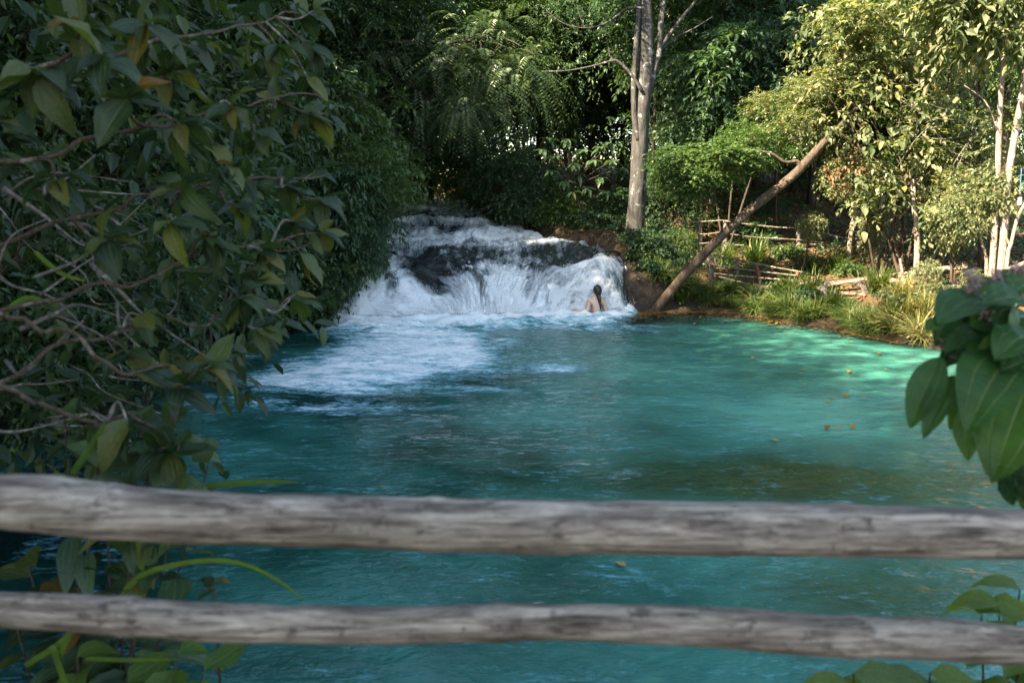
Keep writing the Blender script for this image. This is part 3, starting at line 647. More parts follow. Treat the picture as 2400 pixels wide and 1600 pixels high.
# trees on the left bank and behind the camera: their canopy shades the pool; the one nearest the left shrub is added to darken it
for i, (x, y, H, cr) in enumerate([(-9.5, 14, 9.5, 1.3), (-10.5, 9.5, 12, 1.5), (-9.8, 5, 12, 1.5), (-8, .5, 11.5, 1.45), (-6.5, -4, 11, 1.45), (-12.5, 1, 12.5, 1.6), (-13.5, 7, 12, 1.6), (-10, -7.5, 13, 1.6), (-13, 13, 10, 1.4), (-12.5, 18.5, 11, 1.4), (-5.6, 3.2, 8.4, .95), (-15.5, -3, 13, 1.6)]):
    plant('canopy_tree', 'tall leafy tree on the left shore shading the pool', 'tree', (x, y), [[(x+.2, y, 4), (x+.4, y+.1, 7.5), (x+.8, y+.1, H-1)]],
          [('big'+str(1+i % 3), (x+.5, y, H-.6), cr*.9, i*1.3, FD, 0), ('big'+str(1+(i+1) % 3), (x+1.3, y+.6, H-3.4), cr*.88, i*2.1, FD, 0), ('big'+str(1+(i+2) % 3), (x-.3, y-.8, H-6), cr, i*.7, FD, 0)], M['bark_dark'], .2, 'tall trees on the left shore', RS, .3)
# far wood: closes the forest behind
rng = np.random.default_rng(77); n_ = 4200
ang = rng.uniform(-1.15, 1.15, n_); dist = rng.uniform(42, 62, n_); hz = rng.uniform(0, 1, n_)**1.15*11.5
O = np.stack([np.sin(ang)*dist, np.cos(ang)*dist, 3.2+hz], -1); keep = fbm(O[:, 0]*.35, O[:, 2]*.35, O[:, 1]*.1, 3)+.05*(6-hz) > .4
O = O[keep]; D = nrm(rng.normal(size=O.shape)+np.array([0, -.5, .2]))
obj('far_wood', leaf_cloud('far_wood', leaf_xf(rng, O, D, 9, 1.6, .5, .5, .4), 0, FM), label='distant mass of woodland behind the forest trees', cat='woodland', kind='stuff')

n_ = 15000; x = rng.uniform(-30, 34, n_); y = rng.uniform(30, 46, n_); O = np.stack([x, y, ground_z(x, y)+rng.random(n_)**1.1*7], -1); k = (fbm(x*.5, y*.5, O[:, 2]*.5, 3) > .42) & (np.abs(x-np.interp(y, CY, CL)*.5-np.interp(y, CY, CR)*.5) > 1.2*(y < 34)); O = O[k]; D = nrm(rng.normal(size=O.shape)+np.array([0, -.4, .2]))
obj('undergrowth', leaf_cloud('undergrowth', leaf_xf(rng, O, D, 9, .8, .24, .45, .4), 0, FM), label='dark mass of undergrowth between the forest trunks', cat='undergrowth', kind='stuff')
# ---- the big grey tree by the falls
tb = at(1482, 588, 19); tb = np.array([tb[0], 19, gz(tb[0], 19)])
r = root('grey_tree', tb, 'tall grey lichen-spotted tree standing right of the waterfall, splitting into several stems', 'tree')
def pxs(lst, Y): return [at(a, b, Y) for a, b in lst]
mb = MB(); P = spline([tb-np.array([0, 0, .2])]+pxs([(1487, 560), (1492, 480), (1497, 400), (1502, 300), (1510, 200), (1515, 100), (1512, 0), (1512, -150), (1518, -420)], 19), 60)
wpx = np.interp(np.linspace(0, 1, 60), [0, .06, .12, .3, .5, .75, 1], [40, 29, 21, 18, 17, 14, 9]); mb.tube(P, wpx*19/FOC*1.05, 18, .16, 3)
obj('trunk', mb.build('trunk', M['bark_grey'], True, tb), r)
def stem(par, nm, pts, r0, r1, mt, org, sides=8, n=26, rough=.1):
    mb = MB(); mb.tube(spline(pts, n), np.linspace(r0, r1, n), sides, rough, random.Random(str(pts[0])).random()*40); return obj(nm, mb.build(nm, mt, True, org), par)
stem(r, 'stem', pxs([(1496, 330), (1487, 270), (1486, 180), (1492, 90), (1497, 0), (1490, -200)], 18.9), .075, .05, M['bark_grey'], tb)
stem(r, 'stem', pxs([(1515, 250), (1530, 180), (1545, 120), (1548, 60), (1556, 0), (1570, -180)], 19), .08, .05, M['bark_grey'], tb)
stem(r, 'branch', pxs([(1546, 115), (1570, 80), (1600, 40), (1632, 0), (1680, -80)], 19), .045, .025, M['bark_grey'], tb)
stem(r, 'branch', pxs([(1547, 120), (1580, 90), (1625, 68), (1670, 40)], 19.1), .025, .01, M['bark_grey'], tb)
stem(r, 'branch', pxs([(1505, 215), (1480, 175), (1450, 146), (1435, 143), (1390, 155), (1330, 166), (1270, 168)], 18.8), .04, .012, M['bark_grey'], tb)
stem(r, 'branch', pxs([(1436, 143), (1428, 120), (1422, 88)], 18.8), .02, .008, M['bark_grey'], tb)
stem(r, 'branch', pxs([(1505, 20), (1470, 20), (1420, 55), (1370, 66), (1320, 55), (1280, 25)], 18.7), .03, .01, M['bark_grey'], tb)
stem(r, 'branch', pxs([(1370, 66), (1360, 40), (1352, 10)], 18.7), .01, .005, M['bark_grey'], tb, 5)
for k, (c, s_) in enumerate([((1500, -420), 1.2), ((1700, -300), 1.), ((1330, -330), 1.)]):
    crown_obj(r, ['big1', 'big2', 'big3'][k], at(*c, 19), (s_, s_, s_*.8), k*2., FM)
# roots over the bank beside the falls
for k, pts in enumerate([[(1470, 590), (1450, 605), (1462, 650), (1475, 700), (1490, 725)], [(1480, 595), (1468, 640), (1488, 680), (1478, 722)], [(1490, 592), (1505, 640), (1500, 690), (1512, 722)], [(1465, 600), (1440, 590), (1415, 588)]]):
    Pq = [np.array([q[0], yy, max(q[2], -.2)]) for q, yy in zip(pxs(pts, 17.4), np.linspace(18.6, 17.1, len(pts)))]
    Pq = [at(*p_, yy) for p_, yy in zip(pts, np.linspace(18.5, 17.15, len(pts)))]
    stem(r, 'root', Pq, .05, .018, M['bark_dark'], tb, 7, 20, .25)

# ---- the leaning trunk
lb = at(1535, 735, 17.0); r = root('leaning_tree', lb, 'bare brown trunk leaning from the water up into the sunlit leaves', 'tree')
mb = MB(); pts = [at(1525, 745, 16.95)]+[at(a, b, y) for a, b, y in [(1545, 715, 16.95), (1600, 650, 16.8), (1680, 565, 16.5), (1760, 490, 16.2), (1850, 420, 15.9), (1885, 385, 15.8), (1925, 340, 15.7), (1962, 302, 15.6)]]
mb.tube(spline(pts, 60), np.interp(np.linspace(0, 1, 60), [0, .05, .4, .75, 1], [.14, .105, .095, .088, .06]), 16, .12, 8)
obj('trunk', mb.build('trunk', M['bark_brown'], True, lb), r)
stem(r, 'branch', pxs([(1876, 392), (1868, 378), (1840, 380), (1812, 362), (1770, 352), (1710, 345)], 15.8), .04, .012, M['bark_brown'], lb)
stem(r, 'branch', pxs([(1962, 305), (1985, 325), (2015, 326)], 15.6), .04, .015, M['bark_dark'], lb)
stem(r, 'branch', pxs([(1960, 305), (2000, 260), (2080, 220), (2160, 180)], 15.7), .045, .012, M['bark_brown'], lb)
for k, (c, Y, key, s_, mt) in enumerate([((1660, 375), 16.2, 'shrub2', (.95, .8, .45), FM), ((1760, 340), 16.8, 'shrub1', (.8, .7, .45), FM), ((1600, 420), 16.4, 'shrub2', (.6, .6, .35), FM), ((1840, 270), 17.0, 'shrub1', (.8, .7, .55), FY), ((1935, 215), 17.0, 'shrub2', (.8, .7, .5), FY)]):
    crown_obj(r, key, at(*c, Y), s_, k*1.1, mt)
rng = np.random.default_rng(4); c = at(1985, 385, 15.5); O = c+rng.normal(0, 1, (38, 3))*np.array([.22, .18, .25]); D = nrm(rng.normal(size=O.shape)+np.array([0, 0, -.6]))
o = obj('dead_leaves', leaf_cloud('dead_leaves', tuple(q-(lb if i == 0 else 0) for i, q in enumerate(leaf_xf(rng, O, D, 5, .15, .1, .45, .6))), 1, M['leaf_dead']), r, label='cluster of dry reddish brown leaves'); o['kind'] = 'stuff'

# ---- pale slender trunks at the right
def trunk_tree(name, label, pts, Y, r0, r1, bark, crowns=(), extra=(), group=None):
    p = [at(a, b, Y) for a, b in pts]; b = p[0].copy(); b[2] = gz(b[0], b[1])
    rt = root(name, b, label, 'tree', group)
    stem(rt, 'trunk', [b-np.array([0, 0, .2])]+p[1:], r0, r1, bark, b, 12, 40, .1)
    for e_ in extra: stem(rt, 'branch', pxs(e_[0], Y), e_[1], e_[2], bark, b, 8, 16)
    for k, (c, key, s_, mt) in enumerate(crowns): crown_obj(rt, key, at(*c, Y), (s_, s_, s_), k*1.7, mt)
    return rt
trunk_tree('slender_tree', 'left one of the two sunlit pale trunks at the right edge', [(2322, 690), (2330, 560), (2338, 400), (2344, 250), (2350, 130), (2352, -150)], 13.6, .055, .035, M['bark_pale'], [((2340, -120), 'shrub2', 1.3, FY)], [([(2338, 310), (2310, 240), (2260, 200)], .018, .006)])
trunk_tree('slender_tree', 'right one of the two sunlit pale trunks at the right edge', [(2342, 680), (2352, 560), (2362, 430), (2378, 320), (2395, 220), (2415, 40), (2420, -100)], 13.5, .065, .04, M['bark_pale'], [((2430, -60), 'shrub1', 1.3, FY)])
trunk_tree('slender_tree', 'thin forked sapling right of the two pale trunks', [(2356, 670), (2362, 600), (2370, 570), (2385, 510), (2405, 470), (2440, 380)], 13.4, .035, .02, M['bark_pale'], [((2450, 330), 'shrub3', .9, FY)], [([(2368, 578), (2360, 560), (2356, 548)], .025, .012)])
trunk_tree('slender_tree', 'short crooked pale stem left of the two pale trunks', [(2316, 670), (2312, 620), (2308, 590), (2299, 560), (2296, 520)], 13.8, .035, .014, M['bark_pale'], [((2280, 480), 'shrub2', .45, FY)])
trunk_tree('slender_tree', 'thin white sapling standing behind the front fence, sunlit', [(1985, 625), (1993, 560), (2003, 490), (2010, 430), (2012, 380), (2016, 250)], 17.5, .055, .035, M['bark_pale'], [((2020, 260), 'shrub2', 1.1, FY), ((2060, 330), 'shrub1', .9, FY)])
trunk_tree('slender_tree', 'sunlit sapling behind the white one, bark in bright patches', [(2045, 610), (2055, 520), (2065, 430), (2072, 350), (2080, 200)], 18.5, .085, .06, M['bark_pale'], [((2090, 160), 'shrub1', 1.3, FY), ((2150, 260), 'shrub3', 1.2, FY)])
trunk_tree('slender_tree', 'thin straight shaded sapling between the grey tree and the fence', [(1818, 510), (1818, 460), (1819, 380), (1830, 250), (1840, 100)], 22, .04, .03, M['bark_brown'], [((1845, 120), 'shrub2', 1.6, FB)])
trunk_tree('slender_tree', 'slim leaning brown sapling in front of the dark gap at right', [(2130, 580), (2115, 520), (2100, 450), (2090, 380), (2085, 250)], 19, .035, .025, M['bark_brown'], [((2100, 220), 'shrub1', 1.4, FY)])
for k, (a, b) in enumerate([((1530, 330), (1548, 60)), ((1640, 300), (1680, 40)), ((1610, 320), (1655, 120)), ((1745, 480), (1748, 200)), ((2180, 560), (2200, 250)), ((1228, 420), (1225, 120)), ((1290, 300), (1285, 60)), ((960, 400), (1010, 180)), ((2250, 560), (2262, 200)), ((1930, 540), (1935, 330))]):
    Y = 23+k*.6; lab = ['thin dark stem right beside the big grey trunk', 'dark leaning stem in the wood above the slope', 'second dark leaning stem in the wood above the slope', 'hair-thin stem before the leaf-strewn slope', 'thin stem in the gap right of the sunlit saplings', 'thin dark stem left of the pale forest trunk', 'thin stem under the sky gaps at top centre', 'thin stem under the feathery fronds', 'dim stem behind the sunlit leaves at right', 'thin stem just right of the leaning trunk top'][k]
    trunk_tree('understory_stem', lab, [a, ((a[0]+b[0])/2+RS.uniform(-6, 6), (a[1]+b[1])/2), b], Y, .05, .03, M['bark_brown' if k % 2 else 'bark_dark'], [((b[0], b[1]-20), 'shrub3', 1.5, FD)], group='thin stems of the understory')

# ---- shrubs and bushes
def bush(label, px, py, Y, sc, key, mt, base=None, name='shrub', extra=(), bark='bark_brown', rad=.03, limb=.4):
    c = at(px, py, Y); bx = c[0] if base is None else (base[0]-1200)/FOC*Y; by = Y+.05
    sc = (sc, sc, sc) if np.isscalar(sc) else sc; b = (bx, by); z0 = gz(*b)
    cr = [(key, c, sc, px*.013, mt, 0)]; st = [[(bx*.5+c[0]*.5, by, z0*.5+c[2]*.5), tuple(c)]]
    for (ex, ey, eY, es, ek, em) in extra: cr.append((ek, at(ex, ey, eY), es, ex*.017, em, len(st))); q = at(ex, ey, eY); st.append([((bx+q[0])/2, (by+q[1])/2, (z0+q[2])/2), tuple(q)])
    return plant(name, label, 'shrub', b, st, cr, M[bark], rad, None, RS, limb, 6)
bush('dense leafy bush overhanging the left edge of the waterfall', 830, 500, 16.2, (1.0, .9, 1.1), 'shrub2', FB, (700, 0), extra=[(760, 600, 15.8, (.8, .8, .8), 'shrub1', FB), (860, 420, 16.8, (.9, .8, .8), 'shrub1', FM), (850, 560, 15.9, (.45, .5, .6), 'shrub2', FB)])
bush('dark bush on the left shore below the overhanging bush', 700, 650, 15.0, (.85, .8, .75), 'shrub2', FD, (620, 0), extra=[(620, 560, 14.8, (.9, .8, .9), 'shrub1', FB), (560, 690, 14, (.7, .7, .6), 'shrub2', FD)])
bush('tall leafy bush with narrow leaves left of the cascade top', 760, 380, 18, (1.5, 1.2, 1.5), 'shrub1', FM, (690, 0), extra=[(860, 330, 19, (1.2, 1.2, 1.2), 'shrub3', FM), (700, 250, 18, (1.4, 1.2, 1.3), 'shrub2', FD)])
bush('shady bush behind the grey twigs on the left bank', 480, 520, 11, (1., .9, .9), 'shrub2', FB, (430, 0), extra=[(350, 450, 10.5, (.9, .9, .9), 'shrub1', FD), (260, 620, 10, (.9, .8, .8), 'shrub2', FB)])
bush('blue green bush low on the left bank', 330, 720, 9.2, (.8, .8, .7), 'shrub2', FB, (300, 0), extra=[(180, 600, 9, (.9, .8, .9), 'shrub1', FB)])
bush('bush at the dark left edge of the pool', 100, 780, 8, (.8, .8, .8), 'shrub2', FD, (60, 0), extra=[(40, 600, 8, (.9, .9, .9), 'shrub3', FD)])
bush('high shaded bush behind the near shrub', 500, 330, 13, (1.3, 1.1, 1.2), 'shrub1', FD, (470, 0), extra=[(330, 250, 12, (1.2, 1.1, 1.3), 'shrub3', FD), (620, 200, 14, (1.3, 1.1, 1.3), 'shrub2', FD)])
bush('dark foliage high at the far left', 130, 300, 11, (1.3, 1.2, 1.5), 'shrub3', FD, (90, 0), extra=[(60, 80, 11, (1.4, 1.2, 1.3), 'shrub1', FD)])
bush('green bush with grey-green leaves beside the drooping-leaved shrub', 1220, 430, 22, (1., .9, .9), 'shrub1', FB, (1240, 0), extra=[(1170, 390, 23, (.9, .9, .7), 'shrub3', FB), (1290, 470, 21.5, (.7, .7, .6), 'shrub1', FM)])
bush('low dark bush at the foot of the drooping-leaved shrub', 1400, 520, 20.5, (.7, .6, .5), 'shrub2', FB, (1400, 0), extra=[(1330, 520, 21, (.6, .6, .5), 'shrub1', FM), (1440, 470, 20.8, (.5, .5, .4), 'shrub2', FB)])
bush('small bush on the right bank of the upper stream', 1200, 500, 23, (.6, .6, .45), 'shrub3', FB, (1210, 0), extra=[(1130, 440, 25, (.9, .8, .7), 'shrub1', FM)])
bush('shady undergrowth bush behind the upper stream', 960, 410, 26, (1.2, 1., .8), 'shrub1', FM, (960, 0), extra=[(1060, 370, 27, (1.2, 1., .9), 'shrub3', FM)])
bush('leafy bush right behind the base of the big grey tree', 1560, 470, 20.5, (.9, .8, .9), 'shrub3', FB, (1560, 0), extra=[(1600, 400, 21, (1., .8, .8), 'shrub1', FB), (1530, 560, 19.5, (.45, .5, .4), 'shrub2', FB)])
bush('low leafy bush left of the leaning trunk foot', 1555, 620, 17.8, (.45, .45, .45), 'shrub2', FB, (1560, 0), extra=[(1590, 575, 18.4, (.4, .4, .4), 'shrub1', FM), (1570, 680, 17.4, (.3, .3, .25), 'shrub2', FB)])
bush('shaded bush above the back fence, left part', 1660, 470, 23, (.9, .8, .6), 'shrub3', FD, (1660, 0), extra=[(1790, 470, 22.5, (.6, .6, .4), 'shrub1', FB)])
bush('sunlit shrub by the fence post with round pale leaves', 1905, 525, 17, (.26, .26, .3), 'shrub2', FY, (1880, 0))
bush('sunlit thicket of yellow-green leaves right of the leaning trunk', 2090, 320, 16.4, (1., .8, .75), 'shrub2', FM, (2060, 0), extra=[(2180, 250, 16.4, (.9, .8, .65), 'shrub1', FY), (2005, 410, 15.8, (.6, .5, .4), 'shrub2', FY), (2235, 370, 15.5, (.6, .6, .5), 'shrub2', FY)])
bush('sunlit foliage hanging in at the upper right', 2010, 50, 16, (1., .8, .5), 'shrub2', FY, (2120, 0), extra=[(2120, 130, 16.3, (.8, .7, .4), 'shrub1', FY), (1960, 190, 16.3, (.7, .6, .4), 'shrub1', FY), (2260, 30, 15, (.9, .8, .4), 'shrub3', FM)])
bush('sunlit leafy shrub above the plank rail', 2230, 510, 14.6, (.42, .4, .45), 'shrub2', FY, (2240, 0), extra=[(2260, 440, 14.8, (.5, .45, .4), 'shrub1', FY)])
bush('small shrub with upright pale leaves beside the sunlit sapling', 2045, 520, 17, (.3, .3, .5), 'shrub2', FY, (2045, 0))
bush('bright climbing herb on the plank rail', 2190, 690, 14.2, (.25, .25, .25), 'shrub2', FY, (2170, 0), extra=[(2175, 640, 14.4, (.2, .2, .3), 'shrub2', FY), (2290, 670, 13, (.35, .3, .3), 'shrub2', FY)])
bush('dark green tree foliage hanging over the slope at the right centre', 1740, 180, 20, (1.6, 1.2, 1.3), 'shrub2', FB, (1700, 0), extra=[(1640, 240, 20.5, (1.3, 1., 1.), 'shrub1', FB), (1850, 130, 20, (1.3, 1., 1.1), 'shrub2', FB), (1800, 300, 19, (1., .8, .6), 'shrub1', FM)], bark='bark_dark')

for k, (x_, y_, s_, z_) in enumerate([(10.2, 12.6, .8, 1.2), (9.8, 10.6, .7, .9), (11.5, 11.5, 1.1, 1.8), (11.8, 14, 1.2, 2.2), (10.6, 8.5, .9, 1.1), (13, 9.5, 1.3, 2.2)]):
    z0 = gz(x_, y_); plant('shrub', 'leafy shrub on the right shore beyond the pale slender trunks', 'shrub', (x_, y_), [[(x_, y_, z0+z_*.5), (x_+.1, y_, z0+z_)]], [(['shrub1', 'shrub2', 'shrub3'][k % 3], (x_, y_, z0+z_), s_, k*1.1, [FY, FM][k % 2], 0)], M['bark_brown'], .03, 'shrubs on the right shore beyond the pale trunks', RS, .4, 6)
# feathery fronds hanging over the stream
fb = at(1030, 200, 21); b0 = (-3.6-1.2, 22.5)
plant('feathery_tree', 'tree with feathery drooping fronds hanging over the cascade', 'tree', b0,
      [[(b0[0]+.1, b0[1], 4.5), tuple(at(800, 110, 21.5)), tuple(at(950, 100, 21)), tuple(at(1120, 95, 20.5))], [(b0[0]+.2, 22.3, 4), tuple(at(900, 230, 21.5)), tuple(at(1020, 250, 21))]],
      [('pin', at(1130, 130, 20.3), (1.05, .9, .95), .3, M['leaf_frond'], 0), ('pin2', at(1200, 180, 20.1), (.8, .8, .95), 1.4, M['leaf_frond'], 0), ('pin', at(1040, 200, 20.8), (1., .9, .9), 2.2, M['leaf_frond'], 1), ('pin2', at(960, 210, 21), (1., .9, 1.), 4.2, M['leaf_frond'], 1), ('pin', at(1110, 230, 20.6), (.8, .8, .8), 5.1, M['leaf_frond'], 1)], M['bark_dark'], [.1, .07], None, RS, .3)

rq = np.random.default_rng(88); q0 = at(2300, 640, 15); q0[2] = gz(q0[0], 15)
r = root('bare_tree', q0, 'small tree with a tangle of bare pinkish twigs at the upper right', 'tree'); stem(r, 'trunk', [q0-np.array([0, 0, .2]), at(2298, 450, 15), at(2290, 280, 15), at(2300, 130, 15)], .04, .02, M['bark_brown'], q0, 8, 24)
for k in range(26):
    a0 = at(2294, rq.uniform(120, 420), 15); p1 = at(rq.uniform(2080, 2400), rq.uniform(10, 420), 14.7+rq.uniform(-.3, .4)); w_ = p1-a0
    stem(r, 'twig', [a0, a0+w_*.35+rq.normal(0, .1, 3), a0+w_*.7+rq.normal(0, .1, 3), p1], .012, .004, M['twig'], q0, 5, 14)
# shrub with big drooping leaves behind the falls (leaves picked apart)
sb = at(1400, 570, 20.3); sb[2] = gz(sb[0], 20.3)
r = root('drooping_shrub', sb, 'shrub with big drooping dark green leaves behind the right side of the falls', 'shrub'); rs = random.Random(9); rng = np.random.default_rng(9)
obj('stem', (lambda mb: (mb.tube(spline([sb]+pxs([(1385, 530), (1360, 480), (1345, 440), (1330, 360)], 20.3), 24), np.linspace(.04, .02, 24), 8, .1), mb.build('stem', M['bark_brown'], True, sb))[1])(MB()), r)
O, D = [], []
for (a, b) in [(1290, 325), (1330, 325), (1365, 350), (1300, 365), (1345, 385), (1410, 345), (1430, 335), (1390, 375), (1440, 375), (1460, 395), (1325, 425), (1355, 410), (1405, 415), (1375, 440), (1340, 450), (1290, 400), (1420, 450), (1270, 350)]:
    q = at(a, b, 20+rng.uniform(-.5, .4)); O.append(q); br_ = stem(r, 'branch', [at(1345, 440, 20.3), (at(1345, 440, 20.3)+q)/2+np.array([0, 0, .06]), q], .014, .006, M['bark_brown'], sb, 5, 8)
    for i in range(9):
        th = i*2.4+rng.uniform(0, .4); dd = np.array([math.cos(th), math.sin(th)*.8, rng.uniform(-.75, .1)]); dd /= np.linalg.norm(dd)
        nn = np.array([dd[0]*.5, dd[1]*.5-.1, 1.]); obj('leaf', BL['droop'][rs.randrange(5)], br_, M=frame(q-sb+dd*.02, dd, nn, rng.uniform(.2, .34)))

# sunlit tree with large separate leaves at the right (300 leaves picked apart)
st = at(2150, 640, 15.2); st[2] = gz(st[0], 15.2)
r = root('sunlit_tree', st, 'sunlit small tree with broad yellow-green leaves above the plank rail', 'tree'); rs = random.Random(21); rng = np.random.default_rng(21)
cl = [(1905, 170), (1960, 240), (2030, 200), (2100, 250), (2010, 290), (2080, 330), (2150, 200), (2200, 300), (2140, 330), (2060, 400), (2180, 400), (2240, 250), (2230, 340), (2120, 430), (2270, 320), (2050, 470), (2180, 470), (1985, 60), (2060, 100), (2130, 60), (2230, 130), (1930, 60), (2250, 420), (2215, 545)]
for c_ in cl[:20:2]:
    q = at(*c_, 15.3+rng.uniform(-.3, .5)); f0 = at(2140+rng.uniform(-30, 30), 440, 15.3); w_ = q-f0; stem(r, 'branch', [f0, f0+w_*.3+rng.normal(0, .12, 3), f0+w_*.65+rng.normal(0, .14, 3), q], .016, .005, M['bark_brown'], st, 5, 16)
stem(r, 'trunk', [st-np.array([0, 0, .2]), at(2150, 560, 15.2), at(2142, 480, 15.2), at(2140, 420, 15.2)], .06, .04, M['bark_pale'], st, 10, 24)
O = np.array([at(*c_, 14.9)+rng.normal(0, 1, 3)*np.array([.22, .3, .18]) for c_ in cl for _ in range(2)]); D = nrm(rng.normal(size=O.shape)*np.array([1, .8, .5])+np.array([0, -.3, -.1]))
xf = leaf_xf(rng, O, D, 6, .5, .18, .58, .3); leaf_objs(r, 'sun', xf, rs)
O = np.array([at(*c_, 15.3)+rng.normal(0, 1, 3)*np.array([.35, .4, .28]) for c_ in cl for _ in range(16)]); D = nrm(rng.normal(size=O.shape)+np.array([0, -.2, 0]))
xf = list(leaf_xf(rng, O, D, 8, .38, .13, .5, .4)); xf[0] = xf[0]-st
o = obj('foliage', leaf_cloud('foliage', xf, 1, FY), r); o['kind'] = 'stuff'

# ---- grasses, herbs and litter on the right bank
def grass_mesh(seed, nb, h, spread, mt=None):
    rng = np.random.default_rng(seed); V, F, rr = [], [], []
    for i in range(nb):
        a = rng.uniform(0, 6.28); l_ = h*rng.uniform(.5, 1.2); d = np.array([math.cos(a), math.sin(a), 0]); o_ = rng.normal(0, .06*spread, 3)*np.array([1, 1, 0])
        s = np.array([-d[1], d[0], 0]); w = rng.uniform(.006, .014); lean = rng.uniform(.2, 1.)*spread
        for j in range(5):
            t = j/4; p = o_+d*lean*l_*t**1.4+np.array([0, 0, l_*(t-.62*lean*t**2.4)]); ww = w*(1-t**2)+.0006
            V += [p-s*ww, p+s*ww]; rr += [rng.random()*.1+.9*((i*.618) % 1)]*2
        b = i*10; F += [(b+2*j, b+2*j+1, b+2*j+3, b+2*j+2) for j in range(4)]
    return np_mesh('grass_blades', np.array(V), np.array(F), mt, False, None, {'rnd': np.array(rr)})
GM = [grass_mesh(i, 190, .62, 1.) for i in range(4)]
for g in GM: g.materials.append(M['grass'])
def grass(label, px, py, Y, s_, mt='grass', k=0):
    q = at(px, py, Y); z0 = gz(q[0], q[1]); r = root('grass_clump', (q[0], q[1], z0-.02), label, 'grass', 'grass clumps on the right shore')
    o = obj('blades', GM[k % 4], r); o['kind'] = 'stuff'; o.scale = (s_, s_, s_); o.rotation_euler[2] = k*1.3
    o.material_slots[0].link = 'OBJECT'; o.material_slots[0].material = M[mt]
for k, a in enumerate([('long-bladed grass clump below the second post of the front fence', 1715, 690, 17.2, 1.0), ('hanging grass clump left of the weathered stump post', 1850, 720, 16.2, 1.2), ('wide hanging grass clump at the water below the stump post', 1900, 735, 15.8, 1.2), ('grass clump under the stump post', 1950, 730, 15.4, 1.),
    ('upright grass clump right of the leaning plank post', 2060, 690, 15., 1.2), ('light green grass clump at the water in front of the plank rail', 2040, 760, 14.2, 1.), ('half-lit grass clump at the water edge right of the fallen twig', 2095, 770, 13.9, .9), ('sunlit straw-coloured grass clump at the brightest shore', 2130, 770, 13.8, 1., 'grass_sun'), ('sunlit grass clump at the shore left of the broad-leaved foreground plant', 2165, 775, 13.6, 1., 'grass_sun'),
    ('tall grass clump between the two fences', 1770, 620, 18.5, 1.5), ('grass clump behind the front fence, left of the first', 1700, 620, 18.8, 1.2), ('grass clump behind the red post', 1900, 640, 17.5, 1.2), ('grass clump behind the plank rail', 1960, 620, 17, 1.2), ('grass clump at the foot of the big grey tree', 1510, 570, 18.6, .8), ('drooping grass tuft on the bank between falls and leaning trunk', 1535, 690, 17.4, .7), ('small grass tuft at the foot of the leaning trunk', 1590, 700, 17.2, .6), ('sunlit grass clump under the pale trunks', 2290, 700, 13, 1.1, 'grass_sun'), ('sunlit tuft above the brightest shore', 2110, 720, 14.3, 1., 'grass_sun')]):
    grass(*a, k=k)
rf = np.random.default_rng(61)
for k in range(30):
    t_ = k/29; x_, y_ = [np.interp(t_, np.linspace(0, 1, 8), [(3.35, 17.25), (3.8, 17.3), (4.5, 17.3), (5.4, 16.6), (5.75, 15.75), (6.4, 15.1), (6.65, 14.05), (7.1, 13.3)][0:0] or v_) for v_ in ([3.35, 3.9, 4.5, 5.4, 5.75, 6.4, 6.65, 7.1], [17.25, 17.3, 17.3, 16.6, 15.75, 15.1, 14.05, 13.3])]
    x_ += rf.uniform(-.22, .1); y_ += rf.uniform(-.25, .08); r = root('grass_clump', (x_, y_, gz(x_, y_)-.02), 'grass clump in the green fringe along the right shore', 'grass', 'fringe of grass along the right shore')
    o = obj('blades', GM[k % 4], r); o['kind'] = 'stuff'; s_ = rf.uniform(.55, .95); o.scale = (s_*1.25, s_*1.25, s_*.9); o.rotation_euler = (rf.uniform(.1, .5), -.25, rf.uniform(-.5, .5)); o.material_slots[0].link = 'OBJECT'; o.material_slots[0].material = M['grass_sun' if x_ > 6.6 and k % 3 else 'grass']
def herb(label, px, py, Y, s_, mt, key='herb'):
    q = at(px, py, Y); z0 = gz(q[0], q[1]); r = root('herb', (q[0], q[1], z0), label, 'plant', 'leafy herbs on the right shore')
    crown_obj(r, key, (q[0], q[1], z0+.22*s_), (s_, s_, s_), px*.01, mt)
for a in [('dark leafy herb at the water left of the long-bladed grass', 1625, 705, 17.25, .45, FB, 'herb'), ('leafy herb between the first two front fence posts', 1700, 670, 17.5, .4, FB, 'herb2'), ('leafy herb under the front fence near the red post', 1830, 705, 16.6, .5, FM, 'herb'), ('leafy herb around the stump post', 1905, 725, 15.8, .5, FB, 'herb2'), ('leafy herb left of the leaning plank post', 1985, 720, 15.2, .4, FM, 'herb'),
    ('leafy herb behind the plank rail', 1990, 650, 16.6, .5, FM, 'herb2'), ('sunlit herb at the bright shore', 2140, 740, 13.9, .55, FY, 'herb2'), ('sunlit herb under the right planks', 2090, 720, 14.4, .45, FY, 'herb'), ('herb at the foot of the big grey tree', 1530, 600, 18.4, .8, FB, 'herb'), ('herb on the bank right of the falls', 1520, 650, 17.8, .7, FB, 'herb2'), ('low herb on the bank just below the big grey tree', 1490, 620, 18.2, .6, FB, 'herb'), ('dark herb hanging on the wet bank beside the falls', 1500, 665, 17.5, .5, FD, 'herb2'), ('herb growing over the water left of the leaning trunk', 1520, 700, 17.3, .45, FB, 'herb'), ('leafy herb behind the back fence', 1760, 560, 21, 1., FB, 'herb'), ('half-lit herb between the fences', 1850, 600, 19, .6, FM, 'herb2')]: herb(*a)
